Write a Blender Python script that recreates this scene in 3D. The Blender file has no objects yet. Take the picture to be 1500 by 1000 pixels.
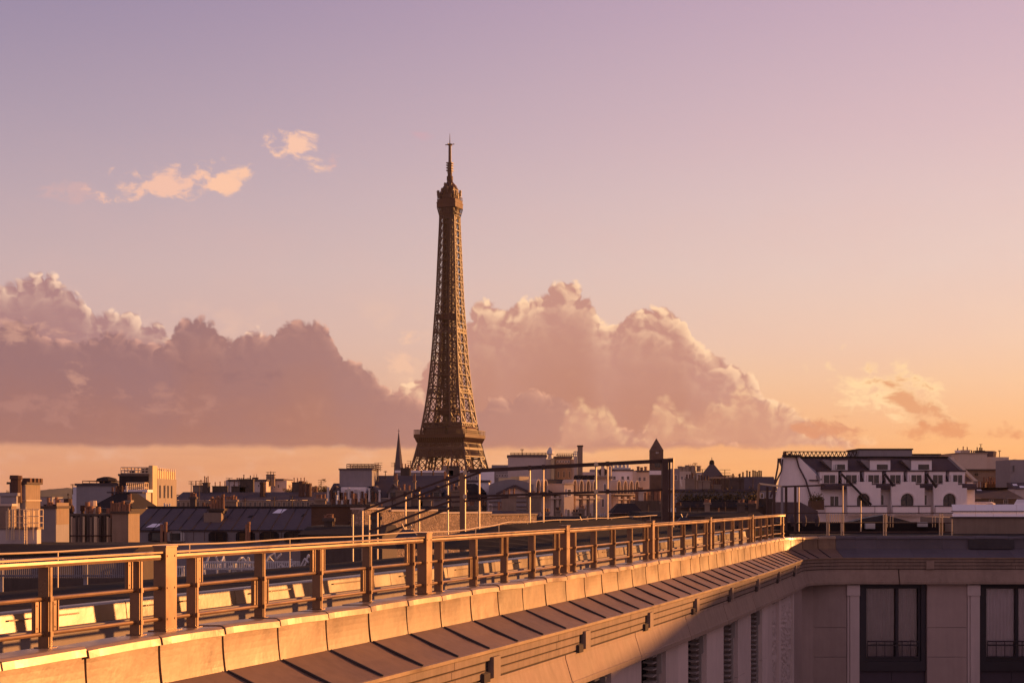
import bpy, bmesh, math, random
from mathutils import Vector, Matrix
S = bpy.context.scene
COL = S.collection
R = math.radians
random.seed(7)

# ------------------------------------------------------------------ camera
F = 2300.0            # focal length in pixels of a 1500 px wide picture
HY = 732.0            # row of the horizon in that picture
GZ = -28.0            # street level under the hotel; the eye is at z = 0
cam_d = bpy.data.cameras.new('camera')
cam = bpy.data.objects.new('camera', cam_d)
COL.objects.link(cam)
S.camera = cam
cam_d.sensor_width = 36.0
cam_d.lens = 36.0 * F / 1500.0
cam_d.shift_y = (HY - 500.0) / 1500.0
cam_d.clip_start = 0.2
cam_d.clip_end = 40000.0
cam.location = (0, 0, 0)
cam.rotation_euler = (R(90), 0, 0)
S.view_settings.view_transform = 'Standard'
S.view_settings.look = 'None'
S.view_settings.exposure = 0.7      # exposed for the shaded roofs; the sky below is set with it in mind
S.view_settings.gamma = 1.0
S.render.engine = 'CYCLES'
S.cycles.max_bounces = 6
S.cycles.diffuse_bounces = 3
S.cycles.use_denoising = True

def srgb(r, g, b):
    def f(c):
        c /= 255.0
        return c / 12.92 if c <= 0.04045 else ((c + 0.055) / 1.055) ** 2.4
    return (f(r), f(g), f(b), 1.0)

# ------------------------------------------------------------------ node helper
class X:
    """A socket one can do arithmetic with."""
    tree = None
    def __init__(self, s): self.s = s
    @staticmethod
    def m(op, *a, clamp=False):
        n = X.tree.nodes.new('ShaderNodeMath'); n.operation = op; n.use_clamp = clamp
        for i, v in enumerate(a):
            if isinstance(v, X): X.tree.links.new(v.s, n.inputs[i])
            else: n.inputs[i].default_value = float(v)
        return X(n.outputs[0])
    def __add__(s, o): return X.m('ADD', s, o)
    __radd__ = __add__
    def __sub__(s, o): return X.m('SUBTRACT', s, o)
    def __rsub__(s, o): return X.m('SUBTRACT', o, s)
    def __mul__(s, o): return X.m('MULTIPLY', s, o)
    __rmul__ = __mul__
    def __truediv__(s, o): return X.m('DIVIDE', s, o)
    def __neg__(s): return X.m('MULTIPLY', s, -1.0)
def clamp01(x): return X.m('ADD', x, 0.0, clamp=True)
def smooth(x, a, b):
    n = X.tree.nodes.new('ShaderNodeMapRange'); n.interpolation_type = 'SMOOTHSTEP'
    X.tree.links.new(x.s, n.inputs[0]); n.inputs[1].default_value = a; n.inputs[2].default_value = b
    n.inputs[3].default_value = 0.0; n.inputs[4].default_value = 1.0
    return X(n.outputs[0])
def vec(x, y, z=0.0):
    n = X.tree.nodes.new('ShaderNodeCombineXYZ')
    for i, v in enumerate((x, y, z)):
        if isinstance(v, X): X.tree.links.new(v.s, n.inputs[i])
        else: n.inputs[i].default_value = v
    return n.outputs[0]
def noise(v, scale=1.0, detail=6.0, rough=0.55, dims='3D'):
    n = X.tree.nodes.new('ShaderNodeTexNoise'); n.noise_dimensions = dims
    X.tree.links.new(v, n.inputs['Vector']); n.inputs['Scale'].default_value = scale
    n.inputs['Detail'].default_value = detail; n.inputs['Roughness'].default_value = rough
    return X(n.outputs[0])
def voro(v, scale=1.0, detail=3.0, rough=0.5, smoothness=0.3):
    n = X.tree.nodes.new('ShaderNodeTexVoronoi'); n.voronoi_dimensions = '3D'; n.feature = 'SMOOTH_F1'
    X.tree.links.new(v, n.inputs['Vector']); n.inputs['Scale'].default_value = scale
    n.inputs['Detail'].default_value = detail; n.inputs['Roughness'].default_value = rough
    n.inputs['Lacunarity'].default_value = 2.1; n.inputs['Smoothness'].default_value = smoothness
    n.normalize = True
    return X(n.outputs['Distance'])
def mixc(fac, a, b):
    n = X.tree.nodes.new('ShaderNodeMix'); n.data_type = 'RGBA'
    for sock, v in ((n.inputs['Factor'], fac), (n.inputs['A'], a), (n.inputs['B'], b)):
        pass
    ins = [i for i in n.inputs if i.enabled]
    fac_s, a_s, b_s = ins[0], ins[1], ins[2]
    if isinstance(fac, X): X.tree.links.new(fac.s, fac_s)
    else: fac_s.default_value = fac
    for sock, v in ((a_s, a), (b_s, b)):
        if isinstance(v, (tuple, list)): sock.default_value = v
        else: X.tree.links.new(v, sock)
    return [o for o in n.outputs if o.enabled][0]
def ramp(fac, stops, interp='EASE'):
    n = X.tree.nodes.new('ShaderNodeValToRGB'); cr = n.color_ramp; cr.interpolation = interp
    while len(cr.elements) > 1: cr.elements.remove(cr.elements[-1])
    cr.elements[0].position = stops[0][0]; cr.elements[0].color = stops[0][1]
    for p, c in stops[1:]:
        e = cr.elements.new(p); e.color = c
    X.tree.links.new(fac.s, n.inputs[0])
    return n.outputs[0]
def curve(fac, pts):
    n = X.tree.nodes.new('ShaderNodeFloatCurve')
    c = n.mapping.curves[0]; n.mapping.use_clip = False
    c.points[0].location = pts[0]; c.points[1].location = pts[-1]
    for p in pts[1:-1]: c.points.new(*p)
    for p in c.points: p.handle_type = 'AUTO_CLAMPED'
    n.mapping.update()
    X.tree.links.new(fac.s, n.inputs['Value'])
    return X(n.outputs[0])

# ------------------------------------------------------------------ sky
SUN_AZ, SUN_EL = R(27.0), R(7.5)          # azimuth from +X towards +Y
SUN_DIR = Vector((math.cos(SUN_AZ) * math.cos(SUN_EL), math.sin(SUN_AZ) * math.cos(SUN_EL), math.sin(SUN_EL)))
W = bpy.data.worlds.new('World'); S.world = W; W.use_nodes = True
T = W.node_tree; T.nodes.clear(); X.tree = T
tc = T.nodes.new('ShaderNodeTexCoord')
sp = T.nodes.new('ShaderNodeSeparateXYZ'); T.links.new(tc.outputs['Generated'], sp.inputs[0])
dx, dy, dz = X(sp.outputs[0]), X(sp.outputs[1]), X(sp.outputs[2])
AZ = X.m('ARCTAN2', dx, dy)
EL = X.m('ARCSINE', dz)
PX = AZ * F + 750.0                       # degrees of azimuth and elevation in units of 1/2300 rad
PY = HY - EL * F
def apx(x): return 750.0 + F * math.atan((x - 750.0) / F)
def apy(x, y):
    u, v = (x - 750.0) / F, (HY - y) / F
    return HY - F * math.atan(v / math.sqrt(1 + u * u))
tE = EL / 1.5708
def estop(y, c): return (max(0.0, math.atan((HY - y) / F) / 1.5708), srgb(*c))
skyL = ramp(tE, [estop(732, (220, 148, 112)), estop(690, (222, 154, 119)), estop(655, (220, 159, 128)), estop(600, (210, 163, 146)), estop(500, (203, 170, 165)),
                 estop(400, (196, 170, 171)), estop(300, (182, 162, 171)), estop(200, (168, 152, 168)), estop(100, (156, 142, 164)),
                 estop(0, (144, 132, 160)), (0.40, srgb(104, 94, 124)), (1.0, srgb(62, 60, 90))], 'LINEAR')
skyR = ramp(tE, [estop(732, (248, 172, 100)), estop(690, (248, 178, 110)), estop(655, (247, 184, 122)), estop(600, (246, 193, 145)), estop(560, (245, 200, 160)), estop(500, (240, 203, 177)),
                 estop(400, (231, 203, 191)), estop(300, (225, 197, 193)), estop(200, (217, 187, 191)), estop(100, (208, 179, 189)),
                 estop(0, (199, 170, 186)), (0.40, srgb(140, 118, 148)), (1.0, srgb(62, 60, 90))], 'LINEAR')
sky = mixc(smooth(PX, -350.0, 1800.0), skyL, skyR)
# shared noise fields of the clouds (flat, in azimuth and elevation)
def n2(x, y, seed, detail=4.0, rough=0.55):
    return noise(vec(x + seed * 17.3, y + seed * 5.1), 1.0, detail, rough, '2D')
def v2(x, y, rnd=1.0):
    n = T.nodes.new('ShaderNodeTexVoronoi'); n.voronoi_dimensions = '2D'; n.feature = 'F1'
    T.links.new(vec(x, y), n.inputs['Vector']); n.inputs['Scale'].default_value = 1.0
    n.inputs['Randomness'].default_value = rnd
    return X(n.outputs['Distance'])
W1 = n2(PX / 60.0, PY / 60.0, 1, 3.0) - 0.5
W2 = n2(PX / 60.0, PY / 60.0, 5, 3.0) - 0.5
FINE = n2(PX / 15.0, PY / 15.0, 2, 3.0, 0.6) - 0.5
MID = n2(PX / 44.0, PY / 30.0, 3, 5.0, 0.6) - 0.5
LUMP = n2(PX / 150.0, PY / 85.0, 4, 3.0, 0.55) - 0.5
def billow(x, y):
    x = x + W1 * 34.0; y = y + W2 * 34.0
    b = None
    for k, (sz, a) in enumerate(((56.0, 0.48), (24.0, 0.32), (10.5, 0.20))):
        d = v2(x / sz + 3.7 * k, y / (sz * 0.9) + 1.3 * k)
        t = (1.0 - d * d * 1.3) * a
        b = t if b is None else b + t
    return b
LX, LY = 11.0, -7.0
B0 = billow(PX, PY)
DB = B0 - billow(PX + LX, PY + LY)
def bank(under, pts, amp, base, lit, dark, deep, soft=6.0, reach=60.0, gain=1.0, bias=0.36, wisps=0.3, ragged=14.0, op=0.98):
    """A cumulus bank: outline by azimuth, cauliflower relief lit from the sun's side."""
    ps = sorted((apx(a), apy(a, b)) for a, b in pts)
    ps = [((a + 200.0) / 2000.0, b / 1000.0) for a, b in ps]
    cx = (PX + 200.0) / 2000.0
    top = curve(cx, ps) * 1000.0
    slope = curve(cx + 0.011, ps) * 1000.0 - top          # px of drop over 22 px towards the sun
    f = (PY - top) + (B0 - 0.60) * amp + FINE * 7.0
    lo = (PY * -1.0 + base) + MID * ragged + LUMP * ragged * 1.5
    mask = smooth(f, -soft * 0.4, soft) * smooth(lo, -3.0, 9.0)
    rim = clamp01(X.m('EXPONENT', f * (-1.0 / reach)))
    rel = clamp01(DB * (2.1 * gain) * (rim * 0.8 + 0.2) + slope * 0.007 * rim + bias + FINE * 0.2)
    rel = rel * rel * (3.0 - 2.0 * rel)
    inner = clamp01(LUMP * 3.0 - 0.25) * wisps
    light = clamp01(rel * (rim * 1.25 + inner * 0.8))
    body = mixc(clamp01(smooth(f, 10.0, 190.0) + LUMP * 0.9), dark, deep)
    return mixc(mask * op, under, mixc(light, body, lit))
def px_col(a, b):   # colours that warm from the left to the right of the sky
    return mixc(smooth(PX, 100.0, 1300.0), srgb(*a), srgb(*b))
# faint unevenness of the clear air, thin veils behind the banks, streaks over the horizon
sky = mixc(clamp01(LUMP * 1.2 + 0.1) * 0.22 * smooth(PY, 60.0, 420.0), sky, srgb(226, 178, 168))
vm = clamp01(MID * 2.6 + LUMP * 2.4) * smooth(PY, 400.0, 520.0) * 0.42
sky = mixc(vm * smooth(PX * -1.0, -1000.0, -650.0), sky, px_col((240, 196, 172), (252, 206, 160)))
ST = n2(PX / 170.0, PY / 15.0, 8, 4.0)
sky = mixc(clamp01((ST - 0.50) * 2.4) * smooth(PY, 610.0, 670.0) * 0.42, sky, px_col((204, 138, 112), (232, 152, 100)))
sky = mixc(clamp01((0.46 - ST) * 2.6) * smooth(PY, 600.0, 665.0) * 0.35, sky, px_col((234, 172, 124), (253, 198, 126)))
# far, brightly lit heads behind the dark bank
sky = bank(sky, [(-250, 560), (0, 424), (35, 414), (62, 406), (95, 420), (125, 452), (150, 466), (185, 461), (220, 466), (245, 488), (262, 515), (300, 535), (345, 515), (372, 488), (392, 502), (420, 550), (470, 640), (1500, 720)],
           36.0, 640.0, srgb(253, 212, 182), srgb(172, 130, 130), srgb(158, 117, 118), reach=22.0, gain=1.35, bias=0.34)
# big warm bank behind and right of the tower
sky = bank(sky, [(380, 700), (520, 640), (550, 590), (575, 572), (600, 560), (640, 520), (672, 476), (690, 458), (715, 448), (740, 458), (765, 446), (785, 434), (805, 423), (832, 419), (855, 430), (868, 448), (882, 470), (902, 467), (922, 456), (965, 456), (1000, 470), (1015, 498), (1040, 518), (1080, 540), (1110, 556), (1118, 580), (1150, 600), (1185, 622), (1225, 642), (1300, 690), (1800, 760)],
           34.0, 657.0, srgb(255, 212, 172), srgb(193, 142, 129), srgb(184, 130, 113), reach=32.0, bias=0.36, wisps=1.2, gain=1.7)
# dark bank in front, left
sky = bank(sky, [(-250, 520), (0, 480), (20, 474), (60, 490), (110, 494), (160, 492), (205, 502), (235, 508), (258, 482), (285, 470), (310, 474), (328, 494), (360, 498), (395, 490), (420, 478), (450, 474), (475, 482), (492, 507), (505, 530), (540, 547), (560, 568), (600, 584), (690, 600), (735, 590), (790, 580), (850, 606), (900, 628), (960, 642), (1060, 654), (1150, 670), (1800, 760)],
           36.0, 658.0, px_col((220, 164, 146), (240, 182, 146)), px_col((150, 112, 114), (194, 140, 122)), px_col((160, 112, 104), (192, 134, 108)), reach=14.0, gain=1.6, bias=0.22, wisps=0.9, ragged=9.0)
# low lit tufts in front of the warm bank
sky = bank(sky, [(-250, 760), (780, 690), (818, 640), (835, 598), (850, 592), (868, 606), (885, 596), (900, 614), (925, 650), (944, 638), (956, 598), (973, 584), (988, 600), (1006, 612), (1040, 600), (1066, 588), (1088, 570), (1108, 578), (1128, 592), (1160, 602), (1185, 618), (1225, 640), (1270, 646), (1800, 760)],
           30.0, 652.0, srgb(254, 210, 160), srgb(208, 154, 130), srgb(196, 138, 112), reach=26.0, gain=1.6, bias=0.34, wisps=0.6, soft=16.0, ragged=26.0, op=0.72)
# small clouds high on the left, and shreds low on the right: ellipses torn by the shared noise
TEAR = n2(PX / 46.0 + W1 * 0.8, PY / 26.0 + W2 * 0.8, 6, 5.0, 0.62) - 0.5
def wisp(under, cx, cy, rx, ry, tint, strength=0.9, tilt=0.0, thr=0.26):
    ax, ay = apx(cx), apy(cx, cy)
    x, y = PX - ax, PY - ay
    if tilt: y = y - x * tilt
    d = X.m('SQRT', x * x * (1.0 / rx ** 2) + y * y * (1.0 / ry ** 2))
    return mixc(smooth((1.0 - d) * 0.75 + TEAR * 2.0, thr, thr + 0.46) * strength, under, tint)
warm = srgb(244, 192, 168)
sky = wisp(sky, 100, 276, 62, 30, srgb(214, 172, 168), 0.5)
sky = wisp(sky, 246, 270, 112, 26, warm, 0.9, -0.07, 0.10)
sky = wisp(sky, 334, 263, 48, 36, srgb(248, 196, 166), 0.95, 0.0, 0.16)
sky = wisp(sky, 438, 221, 56, 30, srgb(247, 197, 170), 0.95, 0.32, 0.18)
sky = wisp(sky, 486, 230, 20, 24, srgb(214, 172, 170), 0.6)
sky = wisp(sky, 612, 197, 28, 12, srgb(206, 164, 172), 0.5)
sky = wisp(sky, 112, 556, 44, 34, srgb(222, 166, 142), 0.42, 0.6, 0.34)
sky = wisp(sky, 12, 486, 110, 24, srgb(226, 172, 148), 0.45, 0.05, 0.30)
sky = wisp(sky, 240, 592, 120, 44, srgb(190, 138, 124), 0.5, 0.1, 0.34)
sky = wisp(sky, 60, 600, 150, 50, srgb(182, 132, 122), 0.5, 0.0, 0.36)
sky = wisp(sky, 330, 545, 130, 40, srgb(144, 106, 108), 0.5, 0.0, 0.34)
sky = wisp(sky, 590, 520, 34, 40, px_col((244, 196, 166), (250, 200, 164)), 0.6, -0.4)
sky = wisp(sky, 1308, 578, 104, 52, srgb(255, 218, 166), 0.9, 0.25, 0.14)
sky = wisp(sky, 1334, 588, 74, 38, srgb(222, 156, 114), 0.9, 0.62, 0.2)
sky = wisp(sky, 1205, 628, 100, 24, srgb(214, 146, 112), 0.9, 0.05, 0.2)
sky = wisp(sky, 1395, 632, 110, 19, srgb(222, 150, 106), 0.85, 0.02, 0.2)
# unseen sky toned to set the fill light: dimmed at both sides, mauve behind
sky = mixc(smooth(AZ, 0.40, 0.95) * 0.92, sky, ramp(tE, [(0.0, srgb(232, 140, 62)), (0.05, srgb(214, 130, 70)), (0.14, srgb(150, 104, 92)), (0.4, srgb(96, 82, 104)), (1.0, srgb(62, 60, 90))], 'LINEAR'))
sky = mixc(smooth(AZ, -0.40, -1.0) * 0.9, sky, ramp(tE, [(0.0, srgb(150, 104, 92)), (0.1, srgb(120, 94, 104)), (0.4, srgb(90, 80, 104)), (1.0, srgb(62, 60, 90))], 'LINEAR'))
back = smooth(dy, 0.60, -0.35)
sky = mixc(back * 0.93, sky, ramp(tE, [(0.0, srgb(176, 144, 148)), (0.3, srgb(174, 148, 164)), (1.0, srgb(88, 80, 108))], 'LINEAR'))
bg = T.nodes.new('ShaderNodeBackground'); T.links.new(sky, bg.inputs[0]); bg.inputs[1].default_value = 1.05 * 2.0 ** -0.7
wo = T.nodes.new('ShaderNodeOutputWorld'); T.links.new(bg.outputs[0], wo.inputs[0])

sd = bpy.data.lights.new('sun', 'SUN'); so = bpy.data.objects.new('sun', sd); COL.objects.link(so)
sd.energy = 5.0; sd.angle = R(1.0); sd.color = (1.0, 0.43, 0.13)
so.rotation_euler = (-SUN_DIR).to_track_quat('-Z', 'Y').to_euler()
so.location = (60, 20, 40)

# ------------------------------------------------------------------ materials
MATS = {}
def mat(name, base, rough=0.7, metal=0.0, var=0.25, scale=1.5, bump=0.0, bscale=20.0, spec=0.4, streak=0.0, tint=None):
    """Procedural surface: base colour broken up by noise at two sizes, optional rain streaks and bump."""
    if name in MATS: return MATS[name]
    m = bpy.data.materials.new(name); m.use_nodes = True
    t = m.node_tree; X.tree = t
    b = t.nodes['Principled BSDF']
    b.inputs['Roughness'].default_value = rough; b.inputs['Metallic'].default_value = metal
    b.inputs['Specular IOR Level'].default_value = spec
    g = t.nodes.new('ShaderNodeNewGeometry')
    pos = g.outputs['Position']
    n1 = noise(pos, scale, 5.0, 0.6); n2_ = noise(pos, scale * 9.0, 4.0, 0.6)
    oi = t.nodes.new('ShaderNodeObjectInfo')
    k = (n1 - 0.5) * 1.6 + (n2_ - 0.5) * 0.7 + (X(oi.outputs['Random']) - 0.5) * 0.6
    if streak:
        mp = t.nodes.new('ShaderNodeMapping'); mp.inputs['Scale'].default_value = (3.0, 3.0, 0.25)
        t.links.new(pos, mp.inputs[0])
        k = k + (noise(mp.outputs[0], 2.0, 5.0, 0.65) - 0.5) * 2.2 * streak
    lo = tuple(c * (1 - var) for c in base[:3]) + (1,)
    hi = tuple(min(1, c * (1 + var)) for c in (tint or base)[:3]) + (1,)
    c = mixc(clamp01(k * 0.9 + 0.5), lo, hi)
    t.links.new(c, b.inputs['Base Color'])
    r = clamp01((n1 - 0.5) * 0.5 + rough)
    t.links.new(r.s, b.inputs['Roughness'])
    if bump:
        bn = t.nodes.new('ShaderNodeBump'); bn.inputs['Strength'].default_value = bump; bn.inputs['Distance'].default_value = 0.05
        t.links.new(noise(pos, bscale, 4.0, 0.55).s, bn.inputs['Height']); t.links.new(bn.outputs[0], b.inputs['Normal'])
    MATS[name] = m
    return m
def c3(r, g, b): return (r, g, b, 1.0)
M = {}
M['zinc'] = mat('zinc', c3(.225, .145, .092), .44, .08, .34, 1.3, .14, 3.0, .4, .45)
M['zinc_cap'] = mat('zinc_cap', c3(.33, .23, .155), .36, .2, .22, 1.2, .12, 2.2, .42, .3)
M['zinc_tray'] = mat('zinc_tray', c3(.19, .12, .088), .55, .0, .26, .8, .06, 3.0, .3, .5)
M['zinc_dark'] = mat('zinc_dark', c3(.06, .052, .06), .6, 0, .35, .6, .05, 4.0, .3, .3)
M['zinc_shaded'] = mat('zinc_shaded', c3(.115, .098, .118), .55, 0, .25, .5, .05, 3.0, .3, .2)  # wing's copy of the zinc, its shade put into a darker, bluer base colour
M['zinc_shiny'] = mat('zinc_shiny', c3(.22, .155, .10), .32, .05, .35, 1.2, .12, 2.0, .5, .3)
M['cornice_stone'] = mat('cornice_stone', c3(.275, .20, .16), .8, 0, .28, .9, .06, 30, .3, .6)
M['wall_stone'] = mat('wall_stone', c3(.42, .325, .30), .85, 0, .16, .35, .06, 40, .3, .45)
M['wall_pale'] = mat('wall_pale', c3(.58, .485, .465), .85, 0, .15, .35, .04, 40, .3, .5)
M['joint'] = mat('joint', c3(.06, .045, .04), .95, 0, .2)
M['relief'] = mat('relief', c3(.32, .26, .23), .85, 0, .4, 2.5, .9, 7.0, .3, .8)
M['bronze'] = mat('bronze', c3(.235, .132, .07), .37, .25, .16, 2.5, .0, 30, .5, .3)
M['frame_dark'] = mat('frame_dark', c3(.035, .03, .04), .5, .2, .3)
M['spandrel'] = mat('spandrel', c3(.065, .05, .07), .6, .1, .25, .6)
M['slat'] = mat('slat', c3(.34, .30, .29), .6, 0, .15)
M['curtain'] = mat('curtain', c3(.58, .54, .53), .9, 0, .15, 2.0, .2, 10)
M['curtain_pale'] = mat('curtain_pale', c3(.84, .80, .82), .9, 0, .10, 2.0, .2, 10)
M['interior'] = mat('interior', c3(.10, .08, .075), .9, 0, .3)
M['white_board'] = mat('white_board', c3(.90, .87, .95), .6, 0, .04, .6, .02, 10, .4, .2)
M['white_wall'] = mat('white_wall', c3(.86, .79, .81), .85, 0, .08, .25, .03, 10, .3, .55)
M['pale_wall'] = mat('pale_wall', c3(.56, .47, .45), .85, 0, .14, .2, .03, 10, .3, .5)
M['cream_wall'] = mat('cream_wall', c3(.56, .45, .38), .85, 0, .14, .2, .03, 10, .3, .4)
M['tan_wall'] = mat('tan_wall', c3(.27, .20, .155), .85, 0, .25, .3, .05, 12, .3, .6)
M['grey_wall'] = mat('grey_wall', c3(.27, .245, .265), .85, 0, .16, .25, .03, 10, .3, .5)
M['dark_wall'] = mat('dark_wall', c3(.10, .075, .065), .9, 0, .35, .4, .05, 12, .3, .5)
M['slate'] = mat('slate', c3(.10, .080, .092), .85, 0, .25, .5, .05, 9, .15, .4)
M['slate_purple'] = mat('slate_purple', c3(.085, .062, .073), .85, 0, .3, .6, .06, 9, .15, .4)
M['slate_dark'] = mat('slate_dark', c3(.035, .028, .030), .9, 0, .35, .5, .06, 9, .1, .3)
M['terracotta'] = mat('terracotta', c3(.28, .14, .085), .8, 0, .35, 3.0)
M['pot_dark'] = mat('pot_dark', c3(.10, .05, .035), .85, 0, .35, 3.0)
M['galvanised'] = mat('galvanised', c3(.66, .50, .33), .42, .1, .10, 2.0)
M['steel_dark'] = mat('steel_dark', c3(.085, .05, .042), .7, 0, .35, 2.0, spec=.25)
M['iron_brown'] = mat('iron_brown', c3(.074, .024, .013), .44, .0, .25, .05, spec=.5)
M['iron_deck'] = mat('iron_deck', c3(.080, .029, .017), .6, .0, .3, .08, spec=.3)
M['roof_felt'] = mat('roof_felt', c3(.03, .023, .024), .95, 0, .35, .7, .05, 15, .1)
M['concrete'] = mat('concrete', c3(.30, .25, .22), .9, 0, .2, .8, .05, 20, .3, .5)
M['white_metal'] = mat('white_metal', c3(.60, .58, .58), .5, .1, .1)
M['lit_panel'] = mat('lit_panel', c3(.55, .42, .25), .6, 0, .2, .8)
M['street'] = mat('street', c3(.06, .055, .055), .95, 0, .3, .02)
M['hill'] = mat('hill', c3(.07, .075, .05), .95, 0, .45, .006)
M['leaf'] = mat('leaf', c3(.085, .075, .028), .8, 0, .5, .5, tint=c3(.12, .075, .025))
M['bark'] = mat('bark', c3(.09, .06, .045), .9, 0, .3, 2.0)
def glass_mat(name, col, rough):
    m = bpy.data.materials.new(name); m.use_nodes = True; X.tree = m.node_tree
    b = m.node_tree.nodes['Principled BSDF']
    g = m.node_tree.nodes.new('ShaderNodeNewGeometry')
    n = noise(g.outputs['Position'], 0.35, 2.0)
    m.node_tree.links.new(mixc(n, tuple(c * .6 for c in col[:3]) + (1,), col), b.inputs['Base Color'])
    b.inputs['Roughness'].default_value = rough; b.inputs['Specular IOR Level'].default_value = 0.6
    return m
M['pane'] = glass_mat('pane', c3(.035, .03, .033), .12)
def clear_glass():
    m = bpy.data.materials.new('window_glass'); m.use_nodes = True; t = m.node_tree
    b = t.nodes['Principled BSDF']; t.nodes.remove(b)
    tr = t.nodes.new('ShaderNodeBsdfTransparent'); tr.inputs[0].default_value = (.85, .82, .84, 1)
    gl = t.nodes.new('ShaderNodeBsdfGlossy'); gl.inputs[0].default_value = (.8, .8, .8, 1); gl.inputs['Roughness'].default_value = .03
    fr = t.nodes.new('ShaderNodeFresnel'); fr.inputs[0].default_value = 1.45
    mx = t.nodes.new('ShaderNodeMixShader')
    t.links.new(fr.outputs[0], mx.inputs[0]); t.links.new(tr.outputs[0], mx.inputs[1]); t.links.new(gl.outputs[0], mx.inputs[2])
    t.links.new(mx.outputs[0], t.nodes['Material Output'].inputs[0])
    return m
M['clear_glass'] = clear_glass()
def brick_mat(name, c1, c2, mortar, sc, yscale=1.0):
    m = bpy.data.materials.new(name); m.use_nodes = True; t = m.node_tree; X.tree = t
    b = t.nodes['Principled BSDF']; b.inputs['Roughness'].default_value = .9
    tcn = t.nodes.new('ShaderNodeTexCoord'); sx = t.nodes.new('ShaderNodeSeparateXYZ'); t.links.new(tcn.outputs['Object'], sx.inputs[0])
    br = t.nodes.new('ShaderNodeTexBrick'); t.links.new(vec(X(sx.outputs[0]) + X(sx.outputs[1]), X(sx.outputs[2]) * yscale), br.inputs['Vector'])
    br.inputs['Scale'].default_value = sc; br.inputs['Color1'].default_value = c1; br.inputs['Color2'].default_value = c2
    br.inputs['Mortar'].default_value = mortar; br.inputs['Mortar Size'].default_value = .02
    n = noise(tcn.outputs['Object'], .8, 5.0)
    t.links.new(mixc(clamp01(n * 1.3 - 0.25), tuple(c * .45 for c in c1[:3]) + (1,), br.outputs['Color']), b.inputs['Base Color'])
    return m
M['brick'] = brick_mat('brick', c3(.17, .085, .05), c3(.11, .06, .04), c3(.16, .12, .09), 3.0)
M['brick_tower'] = brick_mat('brick_tower', c3(.20, .12, .09), c3(.15, .09, .07), c3(.25, .2, .17), 1.2)
def rubble_mat():
    m = bpy.data.materials.new('rubble_stone'); m.use_nodes = True; t = m.node_tree; X.tree = t
    b = t.nodes['Principled BSDF']; b.inputs['Roughness'].default_value = .95
    tcn = t.nodes.new('ShaderNodeTexCoord')
    v = t.nodes.new('ShaderNodeTexVoronoi'); v.inputs['Scale'].default_value = 6.5; t.links.new(tcn.outputs['Object'], v.inputs['Vector'])
    e = t.nodes.new('ShaderNodeTexVoronoi'); e.feature = 'DISTANCE_TO_EDGE'; e.inputs['Scale'].default_value = 6.5; t.links.new(tcn.outputs['Object'], e.inputs['Vector'])
    sp_ = t.nodes.new('ShaderNodeSeparateColor'); t.links.new(v.outputs['Color'], sp_.inputs[0])
    n = noise(tcn.outputs['Object'], .6, 5.0)
    base = mixc(X(sp_.outputs[0]), c3(.22, .155, .118), c3(.45, .32, .24))
    base = mixc(clamp01(n * 1.6 - .5), base, c3(.30, .22, .17))
    col = mixc(smooth(X(e.outputs['Distance']), 0.0, 0.06), c3(.25, .18, .138), base)
    t.links.new(col, b.inputs['Base Color'])
    bn = t.nodes.new('ShaderNodeBump'); bn.inputs['Strength'].default_value = .6; bn.inputs['Distance'].default_value = .06
    t.links.new(smooth(X(e.outputs['Distance']), 0.0, .12).s, bn.inputs['Height']); t.links.new(bn.outputs[0], b.inputs['Normal'])
    return m
M['rubble'] = rubble_mat()
def fretted(name, a, b_, sc):
    """Distant city stone with small darker window-like mottling (for relief carving)."""
    return mat(name, a, .85, 0, .4, sc, .3, sc * 6)

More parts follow.
